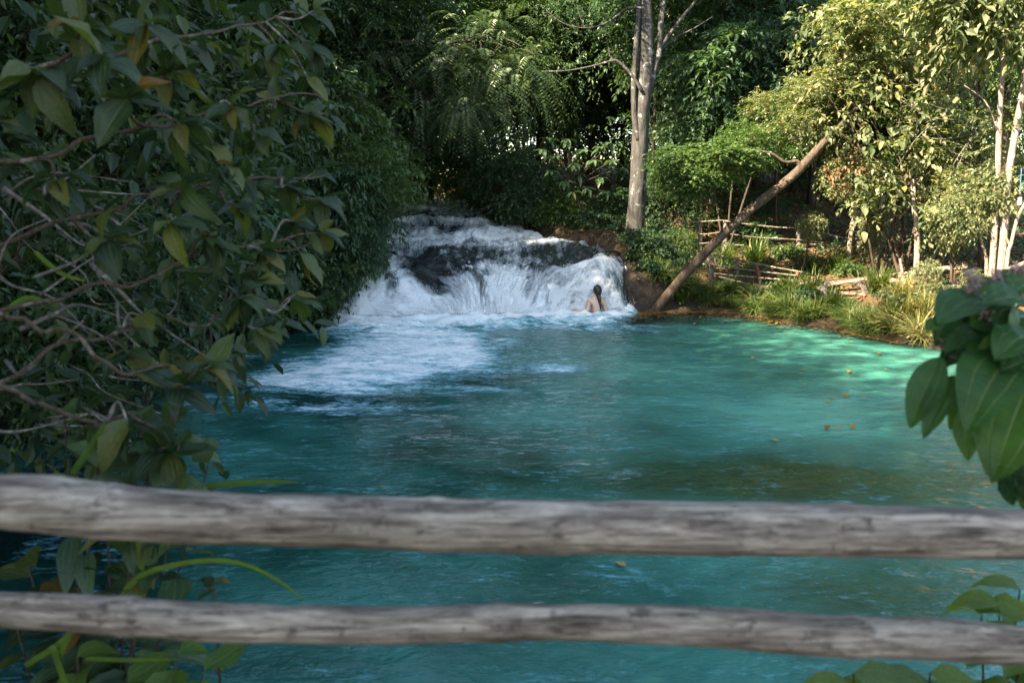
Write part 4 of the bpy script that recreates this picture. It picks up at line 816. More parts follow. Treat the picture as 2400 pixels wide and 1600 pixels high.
# leaf litter scattered on the land
rng = np.random.default_rng(31); n_ = 75000
x = rng.uniform(-9, 16, n_); y = rng.uniform(8, 32, n_); dd = pool_sd(x, y); ee = np.maximum(np.interp(y, CY, CL)-x, x-np.interp(y, CY, CR)); k = (dd > .05) & ((ee > .15) | (y < 16)); x, y = x[k], y[k]
P = np.stack([x, y, ground_z(x, y)+.012], -1); D = nrm(rng.normal(size=P.shape)*np.array([1, 1, .25])); Nn = nrm(np.array([0, 0, 1.])+rng.normal(0, .35, P.shape)); Nn = nrm(Nn-D*(Nn*D).sum(1, keepdims=True)); L = rng.uniform(.05, .13, len(P))
obj('leaf_litter', leaf_cloud('leaf_litter', (P, D, Nn, L, L*.5, rng.random(len(P))), 0, M['litter'], .3, .05), label='dry brown fallen leaves covering the banks and slope', cat='leaf litter', kind='stuff')
# low ground cover
n_ = 9500; x = rng.uniform(-9, 17, n_); y = rng.uniform(7, 27, n_); dd = pool_sd(x, y); ee = np.maximum(np.interp(y, CY, CL)-x, x-np.interp(y, CY, CR)); k = (dd > .12) & ((ee > .3) | (y < 16)) & (fbm(x*.7, y*.7, 3., 3) > .43); x, y = x[k], y[k]
O = np.stack([x, y, ground_z(x, y)], -1); D = nrm(rng.normal(size=O.shape)*np.array([1, 1, .4])+np.array([0, 0, 1.]))
obj('ground_cover', leaf_cloud('ground_cover', leaf_xf(rng, O, D, 7, .32, .12, .5, .2), 1, FB), label='low green seedlings scattered over the leafy ground', cat='ground cover', kind='stuff')
# floating leaves
lf = [(1945, 938), (1950, 948), (1985, 930), (2015, 937), (1825, 1040), (1940, 1003), (1955, 1008), (1467, 1337), (2000, 1000), (1870, 880), (1890, 872), (1990, 872), (2070, 870), (1760, 785), (1630, 760), (1560, 755), (2020, 840), (2060, 830), (1960, 790), (1905, 778), (1820, 760), (1990, 805), (1700, 790), (1765, 840), (1880, 905)]
bl = leaf_blade('floating_leaf_blade', .45, .15, .1, .3, 3, M['floating'])
for i, (a, b) in enumerate(lf):
    ang = 10.5+math.degrees(math.atan((b-800)/FOC)); Y = CAMZ/math.tan(R(ang)); q = at(a, b, Y); th = i*2.1
    obj('floating_leaf', bl, None, 'small orange fallen leaf floating on the turquoise water', 'leaf', 'fallen leaves floating on the pool', M=frame((q[0], q[1], .035), (math.cos(th), math.sin(th), 0), (0, 0, 1), .09+.05*(i % 3)/2))
rng = np.random.default_rng(8); t = rng.random(1500)**2.2; sh = np.array([(2.9, 16.9), (3.4, 16.95), (4.4, 16.95), (5.1, 16.3), (5.45, 15.5), (6.05, 14.9), (6.3, 13.9), (6.6, 13.3)]); q = np.stack([np.interp(t, np.linspace(0, 1, 8), sh[:, i]) for i in (0, 1)], -1)
off = np.abs(rng.normal(0, .5, 1500))*(.2+1.6*fbm(t*14, t*0, 0., 3))*(1.2-t)+.02; P = np.stack([q[:, 0]-off*.7, q[:, 1]-off, np.full(1500, .028)], -1); D = nrm(rng.normal(size=P.shape)*np.array([1, 1, .04])); Nn = np.tile([0, 0, 1.], (1500, 1)); Nn = nrm(Nn-D*(Nn*D).sum(1, keepdims=True)); L = rng.uniform(.04, .1, 1500)
obj('floating_litter', leaf_cloud('floating_litter', (P, D, Nn, L, L*.5, rng.random(1500)), 0, M['floating_mat'], .05, 0), label='drift of yellow fallen leaves floating along the right shore', cat='leaf litter', kind='stuff')

# ---- fences
def pole(par, nm, pts, rad, mt, org, sides=8, rough=.15): return stem(par, nm, pts, rad, rad*.85, mt, org, sides, 22, rough)
def post(par, a, b, Y, rad, mt, org):
    top = at(a[0], a[1], Y); bx = at(b[0], b[1], Y); z0 = min(gz(bx[0], Y), bx[2])-.12
    return stem(par, 'post', [np.array([bx[0], Y, z0]), (top+np.array([bx[0], Y, z0]))/2+np.array([.01, 0, 0]), top], rad, rad*.88, mt, org, 9, 14, .15)
o0 = at(1700, 602, 20); o0[2] = gz(o0[0], 20)
r = root('back_fence', o0, 'rustic pole fence with thin wavy rails running behind, above the front fence', 'fence')
for a, b in [((1641, 516), (1640, 598)), ((1700, 516), (1698, 602)), ((1870, 527), (1872, 620)), ((2010, 545), (2010, 625)), ((2177, 566), (2178, 620))]: post(r, a, b, 20, .06, M['post'], o0)
for ln in [[(1579, 522), (1640, 520), (1698, 516)], [(1698, 518), (1747, 525), (1825, 533), (1870, 534)], [(1614, 546), (1650, 549), (1696, 543)], [(1700, 547), (1760, 555), (1839, 560), (1875, 562)], [(1870, 562), (1900, 566), (1956, 572), (2010, 577)], [(1608, 570), (1640, 571), (1679, 567), (1700, 566)], [(1700, 570), (1720, 574), (1745, 575)], [(1625, 592), (1660, 594), (1696, 593)],
    [(1918, 543), (1975, 557), (2060, 563), (2177, 577)], [(1900, 572), (1990, 578), (2080, 586), (2153, 591)], [(1870, 583), (1980, 590), (2080, 596), (2150, 603)], [(2010, 600), (2090, 606), (2178, 612)]]: pole(r, 'rail', pxs(ln, 19.93), .018, M['pole'], o0)
o0 = at(1727, 663, 17.4); o0[2] = gz(o0[0], 17.4)
r = root('front_fence', o0, 'low pole fence with four pale rails sloping down beside the leaning trunk', 'fence')
for a, b, Y, rad, mt in [((1668, 600), (1664, 667), 17.6, .06, 'post'), ((1725, 611), (1730, 664), 17.4, .045, 'post'), ((1774, 622), (1791, 706), 17.0, .045, 'post_red'), ((1869, 637), (1870, 696), 16.5, .045, 'post_red')]: post(r, a, b, Y, rad, M[mt], o0)
for ln in [[(1671, 597), (1725, 607), (1776, 619), (1881, 638)], [(1655, 617), (1725, 629), (1790, 637), (1870, 646)], [(1672, 641), (1725, 646), (1781, 651), (1866, 658), (1892, 663)], [(1684, 648), (1764, 667), (1839, 674), (1880, 664)], [(1755, 673), (1800, 675), (1845, 672)]]:
    pole(r, 'rail', [at(a, b, np.interp(a, [1655, 1730, 1790, 1870], [17.5, 17.3, 16.92, 16.42])) for a, b in ln], .02, M['pole'], o0)
def board(par, nm, a, b, Ya, Yb, h, th, mt, org, tw=0.):
    A, B = at(*a, Ya), at(*b, Yb); n_ = 9; mb = MB(); t = np.linspace(0, 1, n_)[:, None]; C = A+(B-A)*t; T = nrm((B-A)[None])[0]; up = np.array([0, math.sin(tw), math.cos(tw)]); sd = nrm(np.cross(T, up)[None])[0]; up = np.cross(sd, T)
    rr = np.random.default_rng(int(a[0])); hh = h/2*(1+.12*rr.normal(size=(n_, 1)))
    V = np.stack([C-up*hh-sd*th/2, C+up*hh-sd*th/2, C+up*hh+sd*th/2, C-up*hh+sd*th/2], 1).reshape(-1, 3)
    i = np.arange(n_-1)[:, None]*4; j = np.arange(4)[None]; k = (j+1) % 4; F = np.stack([i+j, i+4+j, i+4+k, i+k], -1).reshape(-1, 4)
    F = np.vstack([F, [[0, 1, 2, 3]], [[(n_-1)*4+3, (n_-1)*4+2, (n_-1)*4+1, (n_-1)*4]]])
    o = obj(nm, np_mesh(nm, V-np.asarray(org), F, mt), par); bv = o.modifiers.new('bevel', 'BEVEL'); bv.width = .006; bv.segments = 1; return o
o0 = at(1925, 694, 15.7); o0[2] = gz(o0[0], 15.7)
r = root('plank_rail', o0, 'weathered plank handrail on stump posts above the right shore', 'fence')
board(r, 'plank', (1928, 668), (2120, 641), 15.7, 15.0, .075, .035, M['plank'], o0, .5); board(r, 'plank', (2105, 646), (2268, 622), 15.05, 14.6, .1, .04, M['plank'], o0, .5)
board(r, 'splintered_plank', (1875, 665), (1962, 654), 15.8, 15.75, .04, .03, M['pole'], o0, .4)
for a, b, wd in [((1924, 668), (1943, 705), .2), ((2020, 655), (2036, 704), .12)]:
    Y = 15.65 if a[0] < 2000 else 15.35; A = at(*a, Y); B = at(*b, Y); B[2] = min(B[2], gz(B[0], Y)-.05); mb = MB(); mb.tube(spline([B, (A+B)/2, A], 6), wd*.55, 7, .12, a[0]); obj('post', mb.build('post', M['post'], False, o0), r)
for a, b in [((1945, 684), (2030, 691)), ((1990, 702), (2028, 709))]: board(r, 'lower_rail', a, b, 15.6, 15.3, .05, .04, M['plank'], o0)
for a, b in [((2085, 656), (2125, 662)), ((2198, 667), (2263, 676)), ((2150, 697), (2245, 702))]: board(r, 'lower_rail', a, b, 14.9, 14.4, .085, .04, M['plank'], o0)
pole(r, 'post', pxs([(2126, 735), (2118, 660), (2109, 606)], 14.8), .028, M['bark_pale'], o0)
o0 = at(2372, 690, 12.6); o0[2] = gz(o0[0], 12.6)
r = root('end_rail', o0, 'slanting pinkish pole rail at the right edge by the pale trunks', 'fence')
pole(r, 'rail', pxs([(2340, 638), (2380, 625), (2430, 605)], 12.6), .04, M['bark_pale'], o0); post(r, (2350, 640), (2340, 690), 12.65, .05, M['bark_pale'], o0); post(r, (2430, 600), (2432, 690), 12.65, .05, M['bark_pale'], o0)
# fallen twig at the water
q = at(1990, 760, 14.9); r = root('fallen_branch', q, 'dark fallen branch lying at the water below the plank rail', 'branch'); stem(r, 'stick', pxs([(1958, 748), (1985, 760), (2005, 765), (2035, 762)], 14.9), .04, .02, M['bark_dark'], q, 8, 16, .3)
# hanging bulb
q = at(2391, 470, 12.5); r = root('hanging_bulb', q, 'small unlit pale spiral bulb on a blue cord at the right edge', 'light bulb')
mb = MB(); mb.tube(spline(pxs([(2394, 395), (2392, 430), (2391, 452)], 12.5), 8), .006, 6); obj('cord', mb.build('cord', M['blue'], True, q), r)
mb = MB(); mb.tube([at(2391, 450, 12.5), at(2391, 463, 12.5)], .016, 10); obj('socket', mb.build('socket', M['black'], True, q), r)
mb = MB(); ztop = at(2391, 463, 12.5); hh = .11
zz = np.linspace(0, 1, 40); mb.tube(np.array([ztop-np.array([0, 0, t*hh]) for t in zz]), np.where(zz < .35, .026, .03+.008*np.sin(zz*60)), 12); obj('bulb', mb.build('bulb', M['bulb'], True, q), r)

# ------------------------------------------------------------------ bather
wx = at(1398, 731, 16.45); bx, by, bz = wx[0], 16.42, .02
r = root('person', (bx, by, bz), 'person with long wet dark hair bathing waist-deep at the falls, seen from behind', 'person')
SK = [('hip', (0.02, 0, -.42), .15), ('waist', (0.01, 0, -.14), .125), ('rib', (0, .0, .06), .13), ('chest', (-.01, 0, .2), .135), ('sh', (-.01, 0, .285), .095), ('neck', (-.005, 0, .36), .052), ('skull0', (-.01, .015, .43), .066), ('skull', (-.012, .01, .5), .094), ('crown', (-.008, .0, .56), .07),
      ('lsh', (-.15, -.01, .27), .062), ('lel', (-.2, -.06, .09), .043), ('lfa', (-.29, -.1, .095), .038), ('lwr', (-.38, -.12, .115), .026), ('lpa', (-.43, -.13, .122), .027),
      ('f1', (-.47, -.155, 0.135), .010), ('f1b', (-.51, -.16, 0.142), .008), ('f2', (-.475, -.137, 0.140), .010), ('f2b', (-.52, -.135, 0.152), .008), ('f3', (-.475, -.12, 0.140), .010), ('f3b', (-.517, -.11, 0.150), .008), ('f4', (-.468, -.103, 0.135), .009), ('f4b', (-.5, -.09, 0.140), .007), ('th', (-.43, -.165, 0.145), .010), ('thb', (-.455, -.19, 0.160), .008),
      ('rsh', (.13, .03, .27), .062), ('rel', (.2, .06, .05), .043), ('rfa', (.16, .2, .03), .037), ('rwr', (.1, .3, .06), .027), ('rpa', (.06, .35, .07), .03), ('lth', (-.09, 0, -.75), .09), ('lkn', (-.1, .02, -1.05), .06), ('rth', (.11, 0, -.75), .09), ('rkn', (.11, .02, -1.05), .06)]
idx = {k: i for i, (k, _, _) in enumerate(SK)}
ED = [('hip', 'waist'), ('waist', 'rib'), ('rib', 'chest'), ('chest', 'sh'), ('sh', 'neck'), ('neck', 'skull0'), ('skull0', 'skull'), ('skull', 'crown'), ('sh', 'lsh'), ('lsh', 'lel'), ('lel', 'lfa'), ('lfa', 'lwr'), ('lwr', 'lpa'), ('lpa', 'f1'), ('f1', 'f1b'), ('lpa', 'f2'), ('f2', 'f2b'), ('lpa', 'f3'), ('f3', 'f3b'), ('lpa', 'f4'), ('f4', 'f4b'), ('lpa', 'th'), ('th', 'thb'),
      ('sh', 'rsh'), ('rsh', 'rel'), ('rel', 'rfa'), ('rfa', 'rwr'), ('rwr', 'rpa'), ('hip', 'lth'), ('lth', 'lkn'), ('hip', 'rth'), ('rth', 'rkn')]
me = bpy.data.meshes.new('body'); me.from_pydata([p for _, p, _ in SK], [(idx[a], idx[b]) for a, b in ED], []); me.materials.append(M['skin'])
bo = obj('body', me, r); sk = bo.modifiers.new('skin', 'SKIN'); sk.use_smooth_shade = True
for i, (_, _, rd) in enumerate(SK): me.skin_vertices[0].data[i].radius = (rd, rd*(.72 if i < 4 else 1)); me.skin_vertices[0].data[i].use_root = (i == 0)
sb_ = bo.modifiers.new('sub', 'SUBSURF'); sb_.levels = 2; sb_.render_levels = 2
bo.scale = (1.04, 1.04, 1.04)
def lump(P, rx, ry, rings=14, sides=14):
    mb = MB(); P = np.asarray(P); n_ = len(P); th = np.linspace(0, 6.283, sides, endpoint=False); V = np.stack([np.stack([P[i, 0]+rx[i]*np.cos(th), P[i, 1]+ry[i]*np.sin(th), np.full(sides, P[i, 2])], -1) for i in range(n_)])
    i = np.arange(n_-1)[:, None]*sides; j = np.arange(sides)[None]; k = (j+1) % sides; mb.add(V.reshape(-1, 3), np.stack([i+j, i+k, i+sides+k, i+sides+j], -1).reshape(-1, 4)); return mb
zz = np.linspace(.635, .12, 18); t = np.linspace(0, 1, 18)
hx = np.interp(t, [0, .06, .16, .3, .42, .55, .8, 1], [.01, .065, .092, .088, .052, .042, .03, .008]); hy = hx*np.interp(t, [0, .3, .45, 1], [1.1, 1.05, .7, .5])
cx = np.interp(t, [0, .35, .6, 1], [0, .012, .045, .07]); cy = np.interp(t, [0, .3, .5, 1], [-.008, -.03, -.085, -.105])
obj('hair', lump(np.stack([cx, cy, zz], -1), hx, hy).build('hair', M['hair'], True), r)
th = np.linspace(0, 6.283, 25); mb = MB(); mb.tube(np.stack([.0+.135*np.cos(th), .0+.1*np.sin(th), .085+.012*np.cos(th)], -1), .013, 6, cap=False); obj('bikini_band', mb.build('bikini_band', M['bikini'], True), r)
mb = MB(); mb.tube(spline([(.02, -.105, .09), (.05, -.125, .1), (.075, -.12, .075)], 8), .01, 6); mb.tube(spline([(.03, -.11, .085), (.045, -.125, .06), (.04, -.13, .03)], 8), .009, 6); obj('bikini_knot', mb.build('bikini_knot', M['bikini2'], True), r)

# ------------------------------------------------------------------ near shrub at the left (leaves picked apart)
sb = np.array([-2.9, 2.9, gz(-2.9, 2.9)]); r = root('broadleaf_shrub', sb, 'near broad-leaved shrub with grey twigs filling the left foreground', 'shrub'); rs = random.Random(14); rng = np.random.default_rng(14)
stem(r, 'trunk', [sb-np.array([0, 0, .2]), (-2.7, 2.8, 1.2), (-2.45, 2.7, 2.2), (-2.3, 2.6, 3.2), (-2.1, 2.6, 4.2)], .06, .03, M['twig_dark'], sb, 10, 30)
tips = [(735, 25, 3.3), (650, 110, 3.), (735, 120, 3.2), (730, 200, 3.2), (740, 275, 3.1), (650, 235, 2.9), (545, 250, 2.6), (470, 110, 2.6), (345, 60, 2.3), (240, 130, 2.1), (400, 170, 2.4), (300, 230, 2.1), (600, 330, 2.8), (745, 400, 3.2), (540, 390, 2.5), (420, 290, 2.4), (190, 60, 2.2), (760, 465, 3.1), (670, 430, 2.9), (560, 480, 2.6), (755, 545, 3.), (690, 520, 2.9), (430, 440, 2.3), (720, 610, 2.9), (620, 590, 2.7), (600, 660, 2.6), (500, 560, 2.5), (690, 690, 2.8), (560, 700, 2.5), (400, 520, 2.2), (620, 770, 2.6), (490, 860, 2.2), (430, 900, 2.1), (300, 990, 1.95), (400, 1060, 1.9), (300, 830, 2.2), (90, 180, 2.1), (130, 420, 2.2), (250, 560, 2.3), (330, 740, 2.3)]
nl = 0; LS = []
for pts in [[(-150, 250, 2.3), (250, 130, 2.4), (520, 60, 2.8), (735, 25, 3.3)], [(-150, 420, 2.3), (200, 330, 2.4), (480, 260, 2.6), (735, 205, 3.1)], [(-150, 640, 2.4), (220, 500, 2.4), (500, 430, 2.6), (755, 425, 3.1)], [(-150, 760, 2.4), (200, 690, 2.4), (450, 610, 2.5), (750, 560, 3.)], [(-150, 950, 2.3), (250, 790, 2.3), (500, 735, 2.5), (685, 690, 2.8)], [(-150, 700, 2.2), (150, 800, 2.1), (350, 880, 2.1), (485, 870, 2.15)], [(-150, 860, 2.), (100, 960, 2.), (300, 990, 1.95), (395, 1055, 1.9)]]:
    P_ = [at(*q) for q in pts]; h_ = P_[0][2]-.3; s0 = np.array([np.interp(h_, [0, 1.2, 2.2, 3.2, 4.2], [-2.9, -2.7, -2.45, -2.3, -2.1]), 2.7, max(h_, .6)])
    sp = spline([s0]+P_, 40)+np.stack([(fbm(np.arange(40)*.3, np.full(40, s0[2]*9+i_), 0., 2)-.5)*.09 for i_ in range(3)], -1); LS.append(sp)
    mb = MB(); mb.tube(sp, np.linspace(.010, .003, 40), 7, .1, s0[2]); obj('branch', mb.build('branch', M['twig_dark'], True, sb), r)
LSa = np.vstack([q[6:36] for q in LS])
for i, (a, b, Y) in enumerate(tips):
    tip = at(a, b, Y); w_ = np.linalg.norm(LSa-tip, axis=1)+.8*np.maximum(0, LSa[:, 0]-tip[0]+.12); s0 = LSa[w_.argmin()]
    mid = (s0+tip)/2+np.array([0, rng.uniform(-.04, .04), rng.uniform(-.05, .05)]); sp = spline([s0, mid, tip], 20)
    mb = MB(); mb.tube(sp, np.linspace(.006, .0025, 20), 6, .1); br_ = obj('branch', mb.build('branch', M['twig_dark' if i % 3 else 'twig'], True, sb), r)
    T = nrm((sp[-1]-sp[-4])[None])[0]; A = nrm(np.cross(T, [0, 0, 1.])[None])[0]; B = np.cross(A, T); sz = rng.uniform(.1, .135)*(1.15 if Y < 2.3 else 1)
    for j in range(4):                    # opposite pairs, each pair turned a quarter
        f = [0, 0, .1, .24][j]*rng.uniform(.8, 1.2); p0 = sp[int(19*(1-f))]
        for sg in (1, -1):
            if nl >= 300 or (j == 3 and i % 2): continue
            ra = A*sg if j % 2 == 0 else B*sg*.6+A*rng.uniform(-.4, .4); dd = T*(.9 if j == 0 else .45)+ra*1.0+np.array([0, 0, rng.uniform(-.5, .15)])+rng.normal(0, .15, 3)
            nn = np.array([0, -.35, 1.])+ra*.25+rng.normal(0, .3, 3); obj('leaf', BL['fore'][rs.randrange(5)], br_, M=frame(p0-sb, dd, nn, sz*rng.uniform(.75, 1.15)*(.8 if j == 0 else 1))); nl += 1
n_ = 700; px_ = rng.uniform(-300, 700, n_); py_ = rng.uniform(-650, 1080, n_); k = (px_ < 620-.55*np.maximum(py_-720, 0)+60*np.sin(py_/90)) & (fbm(px_/160, py_/160, 0., 2) > .38)  # leaves carried on above the view, added to darken the shrub
O = np.array([at(a, b, rng.uniform(3., 4.6)) for a, b in zip(px_[k], py_[k])]); D = nrm(rng.normal(size=O.shape)+np.array([.6, -.2, .1])); xf = list(leaf_xf(rng, O, D, 7, .3, .115, .46, .3)); xf[0] = xf[0]-sb; xf[5] = xf[5]*.85
o = obj('foliage', leaf_cloud('foliage', xf, 2, M['leaf_fore2']), r); o['kind'] = 'stuff'
for i in range(28):
    a, b, Y = rng.uniform(-60, 330), rng.uniform(430, 1000), rng.uniform(2.2, 3.6); p0 = at(a, b, Y); p1 = at(a+rng.uniform(120, 330), b+rng.uniform(-190, 260), Y+rng.uniform(-.4, .3)); pm = (p0+p1)/2+rng.normal(0, .07, 3)
    stem(r, 'twig', [p0, pm+(p0-pm)*.5+rng.normal(0, .02, 3), pm, p1], .0055 if i % 4 else .009, .002, M['twig'], sb, 5, 16)

# small plants at the lower left, below the rails
def leafy(name, label, base, stems, key, n_per, L, grp=None, seed=0, bark='twig_dark'):
    rs = random.Random(seed); rng = np.random.default_rng(seed); b = np.array([base[0], base[1], gz(*base)]); r = root(name, b, label, 'plant', grp)
    for s_ in stems:
        s_ = [(b+np.asarray(s_[0]))/2+np.array([rng.uniform(-.06, .06), .05, .1])]+list(s_); sp = spline([b]+[np.asarray(q) for q in s_], 20); st_ = stem(r, 'stem', sp[::3].tolist()+[sp[-1]], .006, .002, M[bark], b, 5, 20)
        for j in range(n_per):
            p0 = sp[min(19, 10+int(10*(j+1)/n_per))]; th = j*2.4+seed; dd = np.array([math.cos(th), math.sin(th), rng.uniform(-.3, .35)]); obj('leaf', BL[key][rs.randrange(5)], st_, M=frame(p0-b, dd, (rng.normal(0, .3), -.35, 1), L*rng.uniform(.7, 1.2)))
    return r
leafy('broadleaf_herb', 'leafy herb in the bottom left corner below the lower rail', (-1.15, 2.0), [[at(420, 1530, 1.9)], [at(300, 1600, 1.9)], [at(480, 1570, 1.85)], [at(180, 1540, 2.)]], 'herb', 8, .15, None, 3)
leafy('broadleaf_herb', 'dark herb between the two rails at the left edge', (-1.5, 2.3), [[at(60, 1300, 2.1)], [at(200, 1310, 2.1)], [at(120, 1360, 2.05)], [at(20, 1400, 2.0)]], 'fore', 9, .13, None, 5)
leafy('broadleaf_herb', 'small sprig with four dark round leaves between the rails', (-.9, 2.2), [[at(505, 1420, 2.1), at(490, 1350, 2.1)]], 'fore', 5, .06, None, 8)
leafy('broadleaf_herb', 'herb with yellowish leaves just above the left end of the upper rail', (-1.35, 2.4), [[at(250, 1080, 2.2)], [at(330, 1075, 2.2)], [at(120, 1075, 2.3)], [at(400, 1100, 2.1)]], 'fore', 8, .12, None, 11)
leafy('broadleaf_herb', 'cluster of broad dark leaves drooping over the left end of the upper rail', (-1.5, 2.3), [[at(330, 970, 1.95)], [at(240, 1010, 1.95)], [at(420, 1040, 1.9)], [at(490, 1085, 1.9)], [at(420, 950, 2.)], [at(350, 1070, 1.85)], [at(150, 960, 2.)]], 'droop', 8, .16, None, 23)
leafy('broadleaf_herb', 'bright green herb below the lower rail at the bottom right', (1.2, 2.0), [[at(2060, 1580, 1.9)], [at(2000, 1575, 1.9)], [at(2140, 1600, 1.9)], [at(2180, 1575, 1.85)]], 'herb', 8, .17, None, 14)
leafy('broadleaf_herb', 'green herb between the rails at the right edge', (1.55, 2.1), [[at(2340, 1420, 1.95)], [at(2390, 1380, 2.)], [at(2300, 1440, 1.9)], [at(2420, 1450, 1.9)]], 'herb', 8, .13, None, 17)
def blade(par, pts, w, mt, org):
    sp = spline(pts, 16); T = nrm(np.gradient(sp, axis=0)); sd = nrm(np.cross(T, np.array([0, 1., .3]))); ww = (w*np.sin(np.linspace(.25, 1, 16)*math.pi)**.6)[:, None]+.0004; cr = nrm(np.cross(sd, T))*ww*.35
    V = np.stack([sp-sd*ww+cr, sp, sp+sd*ww+cr], 1).reshape(-1, 3)-org; return obj('blade', np_mesh('blade', V, grid_faces(3, 16), mt, True, np.stack([np.repeat(np.linspace(0, 1, 16), 3), np.tile([0, .5, 1.], 16)], -1)), par)
gb = np.array([-1.0, 2.0, gz(-1.0, 2.)]); r = root('grass_tuft', gb, 'tuft of long arching grass blades at the lower left, crossing between the rails', 'grass')
for pts in [[at(270, 1420, 1.9), at(330, 1350, 1.9), at(450, 1318, 1.9), at(560, 1320, 1.9), at(650, 1360, 1.9), at(720, 1410, 1.9)], [at(335, 1400, 1.95), at(328, 1300, 1.95), at(322, 1260, 1.95), at(318, 1200, 1.95)], [at(480, 1140, 2.0), at(560, 1133, 2.), at(640, 1130, 2.), at(705, 1130, 2.)], [at(170, 1110, 1.9), at(210, 1050, 1.9), at(250, 985, 1.9)], [at(200, 1545, 1.8), at(300, 1548, 1.8), at(420, 1545, 1.8)], [at(60, 1560, 1.8), at(150, 1500, 1.8), at(190, 1440, 1.8)], [at(150, 1600, 1.8), at(140, 1540, 1.8), at(170, 1480, 1.8)], [at(-20, 760, 2.4), at(60, 700, 2.4), at(140, 720, 2.4)], [at(80, 590, 2.4), at(140, 640, 2.4), at(200, 660, 2.4)]]:
    blade(r, [gb]+pts if pts[0][2] < 1.3 else pts, .008, M['leaf_herb'], gb)

# ------------------------------------------------------------------ near plant at the right
pb = np.array([1.15, 1.5, gz(1.15, 1.5)]); r = root('flowering_plant', pb, 'near plant with large quilted leaves and brownish flower spikes at the right edge', 'plant'); rng = np.random.default_rng(2)
stem(r, 'stem', [pb-np.array([0, 0, .1]), at(2480, 1250, 1.55), at(2440, 1000, 1.55), at(2400, 830, 1.55), at(2360, 720, 1.58), at(2340, 665, 1.6)], .012, .004, M['twig_dark'], pb, 8, 30)
stem(r, 'stem', [at(2440, 1000, 1.55), at(2380, 850, 1.52), at(2290, 845, 1.5), at(2225, 835, 1.5)], .006, .003, M['twig_dark'], pb, 7, 20)
def big_leaf(base, tip, wpx, Y, Yt, bow=.15, cup=.15, quilt=1., seed=0):
    A, B = at(*base, Y), at(*tip, Yt); L = np.linalg.norm(B-A); D = (B-A)/L; view = nrm((A+B)[None]/2-np.array([[0, 0, CAMZ]]))[0]
    Nn = nrm((np.array([0, 0, .75])-view*.8)[None])[0]; Nn = nrm((Nn-D*(Nn@D))[None])[0]; Sd = np.cross(D, Nn); w = wpx*Y/FOC/2/max(.45, abs(np.cross(view, D)@Sd)) if True else 0
    rr, c = 13, 9; t = np.linspace(0, 1, rr)[:, None]; v = np.linspace(-1, 1, c)[None]; prof = np.maximum(np.sin(np.pi*t**.85)**.75*(1-.15*t**3), .02); prof[-1] = .005
    hgt = bow*L*np.sin(np.pi*t*.9)+cup*w*np.abs(v)*prof+quilt*.0032*np.sin(t*52-np.abs(v)*5+seed)*prof*(np.abs(v) > .05)-.004*np.exp(-(v/.12)**2)-.003*np.exp(-((np.abs(v)-.55)/.1)**2)*prof
    V = A+D*L*t[..., None]+Sd*(w*prof*v)[..., None]+Nn*hgt[..., None]
    o = obj('leaf', np_mesh('leaf', V.reshape(-1, 3)-pb, grid_faces(c, rr), M['leaf_big'], True, np.stack([t+0*v, (v+1)/2+0*t], -1).reshape(-1, 2)), r)
    return A
for i, a in enumerate([((2205, 835), (2133, 1007), 78, 1.5, 1.46, .12), ((2236, 878), (2164, 1030), 60, 1.48, 1.44, .1), ((2385, 825), (2262, 1032), 125, 1.52, 1.4, .25), ((2262, 950), (2268, 1082), 62, 1.5, 1.46, .1), ((2410, 900), (2325, 1135), 150, 1.5, 1.42, .1), ((2290, 692), (2196, 765), 62, 1.55, 1.48, .12), ((2205, 748), (2170, 780), 30, 1.5, 1.48, .1),
    ((2300, 740), (2190, 815), 85, 1.6, 1.55, .1), ((2280, 775), (2213, 832), 38, 1.52, 1.5, .15), ((2410, 705), (2300, 720), 45, 1.5, 1.45, .15), ((2415, 688), (2290, 692), 30, 1.6, 1.55, .15), ((2350, 785), (2262, 838), 55, 1.56, 1.52, .15), ((2380, 798), (2288, 824), 28, 1.5, 1.48, .2), ((2345, 1110), (2374, 1185), 42, 1.5, 1.48, .1), ((2420, 950), (2392, 1175), 110, 1.53, 1.48, .1), ((2410, 845), (2348, 872), 46, 1.46, 1.43, .1),
    ((2410, 860), (2370, 920), 46, 1.45, 1.42, .1), ((2360, 760), (2270, 770), 50, 1.58, 1.55, .1), ((2420, 740), (2330, 780), 70, 1.57, 1.52, .15), ((2330, 870), (2240, 900), 60, 1.58, 1.55, .1), ((2440, 800), (2360, 760), 60, 1.55, 1.5, .1), ((2300, 850), (2330, 1010), 100, 1.58, 1.56, .05), ((2400, 1000), (2360, 1130), 90, 1.58, 1.56, .05), ((2430, 660), (2370, 690), 40, 1.55, 1.5, .1), ((2330, 700), (2240, 730), 50, 1.62, 1.58, .12), ((2390, 730), (2290, 790), 60, 1.62, 1.56, .12), ((2270, 800), (2200, 870), 45, 1.6, 1.57, .1), ((2340, 820), (2290, 930), 70, 1.6, 1.55, .1), ((2400, 880), (2290, 960), 80, 1.6, 1.56, .08), ((2290, 900), (2225, 1010), 55, 1.62, 1.58, .08), ((2420, 780), (2330, 850), 65, 1.48, 1.42, .15), ((2380, 690), (2330, 640), 36, 1.6, 1.58, .1), ((2420, 1040), (2400, 1200), 70, 1.5, 1.47, .06), ((2330, 655), (2270, 690), 34, 1.6, 1.57, .1)]): big_leaf(*a, seed=i)
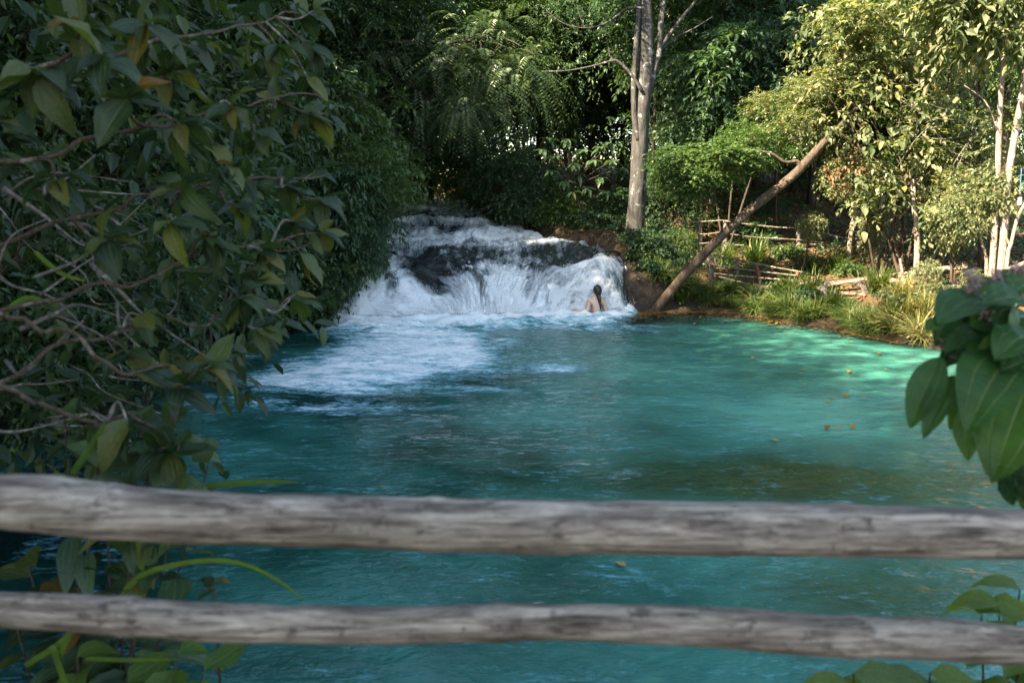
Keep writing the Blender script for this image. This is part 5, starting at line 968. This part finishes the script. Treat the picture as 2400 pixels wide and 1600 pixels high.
for k, (a, b, h_) in enumerate([(2277, 690, 60), (2332, 690, 60), (2377, 690, 70), (2310, 748, 22), (2207, 815, 22), (2396, 830, 30), (2400, 690, 70)]):
    mb = MB(); p0, p1 = at(a, b, 1.56), at(a+rng.uniform(-6, 6), b-h_, 1.56); mb.tube([p0, p1], .0015, 5)
    for j in range(int(h_*1.2)):
        t_ = rng.random(); c = p0+(p1-p0)*t_+rng.normal(0, 1, 3)*np.array([.011, .011, .002])*(1.15-t_*.6); rad = rng.uniform(.0022, .004); th = np.linspace(0, 6.283, 6, endpoint=False)
        V = np.vstack([c+np.array([0, 0, -rad]), c+rad*np.stack([np.cos(th), np.sin(th), 0*th], -1), c+np.array([0, 0, rad*1.2])]); F = [(0, 1+(q+1) % 6, 1+q, 1+q) for q in range(6)]+[(7, 1+q, 1+(q+1) % 6, 1+(q+1) % 6) for q in range(6)]; mb.add(V, np.array(F))
    obj('flower_spike', mb.build('flower_spike', M['flower'], True, pb), r)

# ------------------------------------------------------------------ foreground railing
RY = 1.15; ro = np.array([0, RY, gz(0, RY)]); r = root('wooden_railing', ro, 'weathered grey wooden railing of two round poles across the foreground', 'railing')
def rail(top, bot, seed):
    xs_ = np.linspace(-2000, 4400, 320); f = lambda e_: np.interp(xs_, [q[0] for q in e_], [q[1] for q in e_])
    ker = np.exp(-(np.arange(-8, 9)/4.)**2); ker /= ker.sum(); sm = lambda q: np.convolve(np.pad(q, 8, mode='edge'), ker, 'valid')
    tp, bt = sm(f(top)), sm(f(bot)); kn = sum(np.exp(-((xs_-c_)/w_)**2)*a_ for c_, w_, a_ in [(215+seed*9, 30, 9), (900+seed*30, 24, 6), (1480-seed*20, 34, -6), (1960+seed*4, 26, 8), (560+seed*11, 40, -5)]); tp = tp-kn*.7; bt = bt+kn*.4; P = np.array([at(x_, (a+b)/2, RY) for x_, a, b in zip(xs_, tp, bt)]); rd = (bt-tp)/2*RY/FOC*1.0
    mb = MB(); mb.tube(P, rd, 36, .05, seed); return obj('rail', mb.build('rail', M['rail'], True, ro), r)
rail([(0, 1108), (150, 1108), (215, 1130), (400, 1145), (800, 1158), (1200, 1167), (1700, 1172), (2100, 1182), (2400, 1190)], [(0, 1240), (200, 1262), (400, 1275), (800, 1285), (1200, 1300), (1700, 1305), (2100, 1308), (2400, 1314)], 4.)
rail([(0, 1385), (200, 1388), (400, 1405), (600, 1412), (900, 1420), (1100, 1415), (1300, 1410), (1600, 1415), (1800, 1425), (2000, 1446), (2200, 1440), (2400, 1468)], [(0, 1470), (200, 1482), (400, 1500), (600, 1508), (900, 1512), (1100, 1505), (1300, 1500), (1500, 1510), (1700, 1520), (1900, 1540), (2100, 1545), (2400, 1562)], 9.)
for x_ in (-1.9, -.98, .98, 1.9):
    zt = 2.12 if x_ < 0 else 2.08; mb = MB(); mb.tube(spline([(x_, RY+.1, gz(x_, RY+.1)-.2), (x_+.01, RY+.1, 1.5), (x_, RY+.1, zt)], 16), .055, 14, .08, x_); obj('post', mb.build('post', M['rail'], True, ro), r)
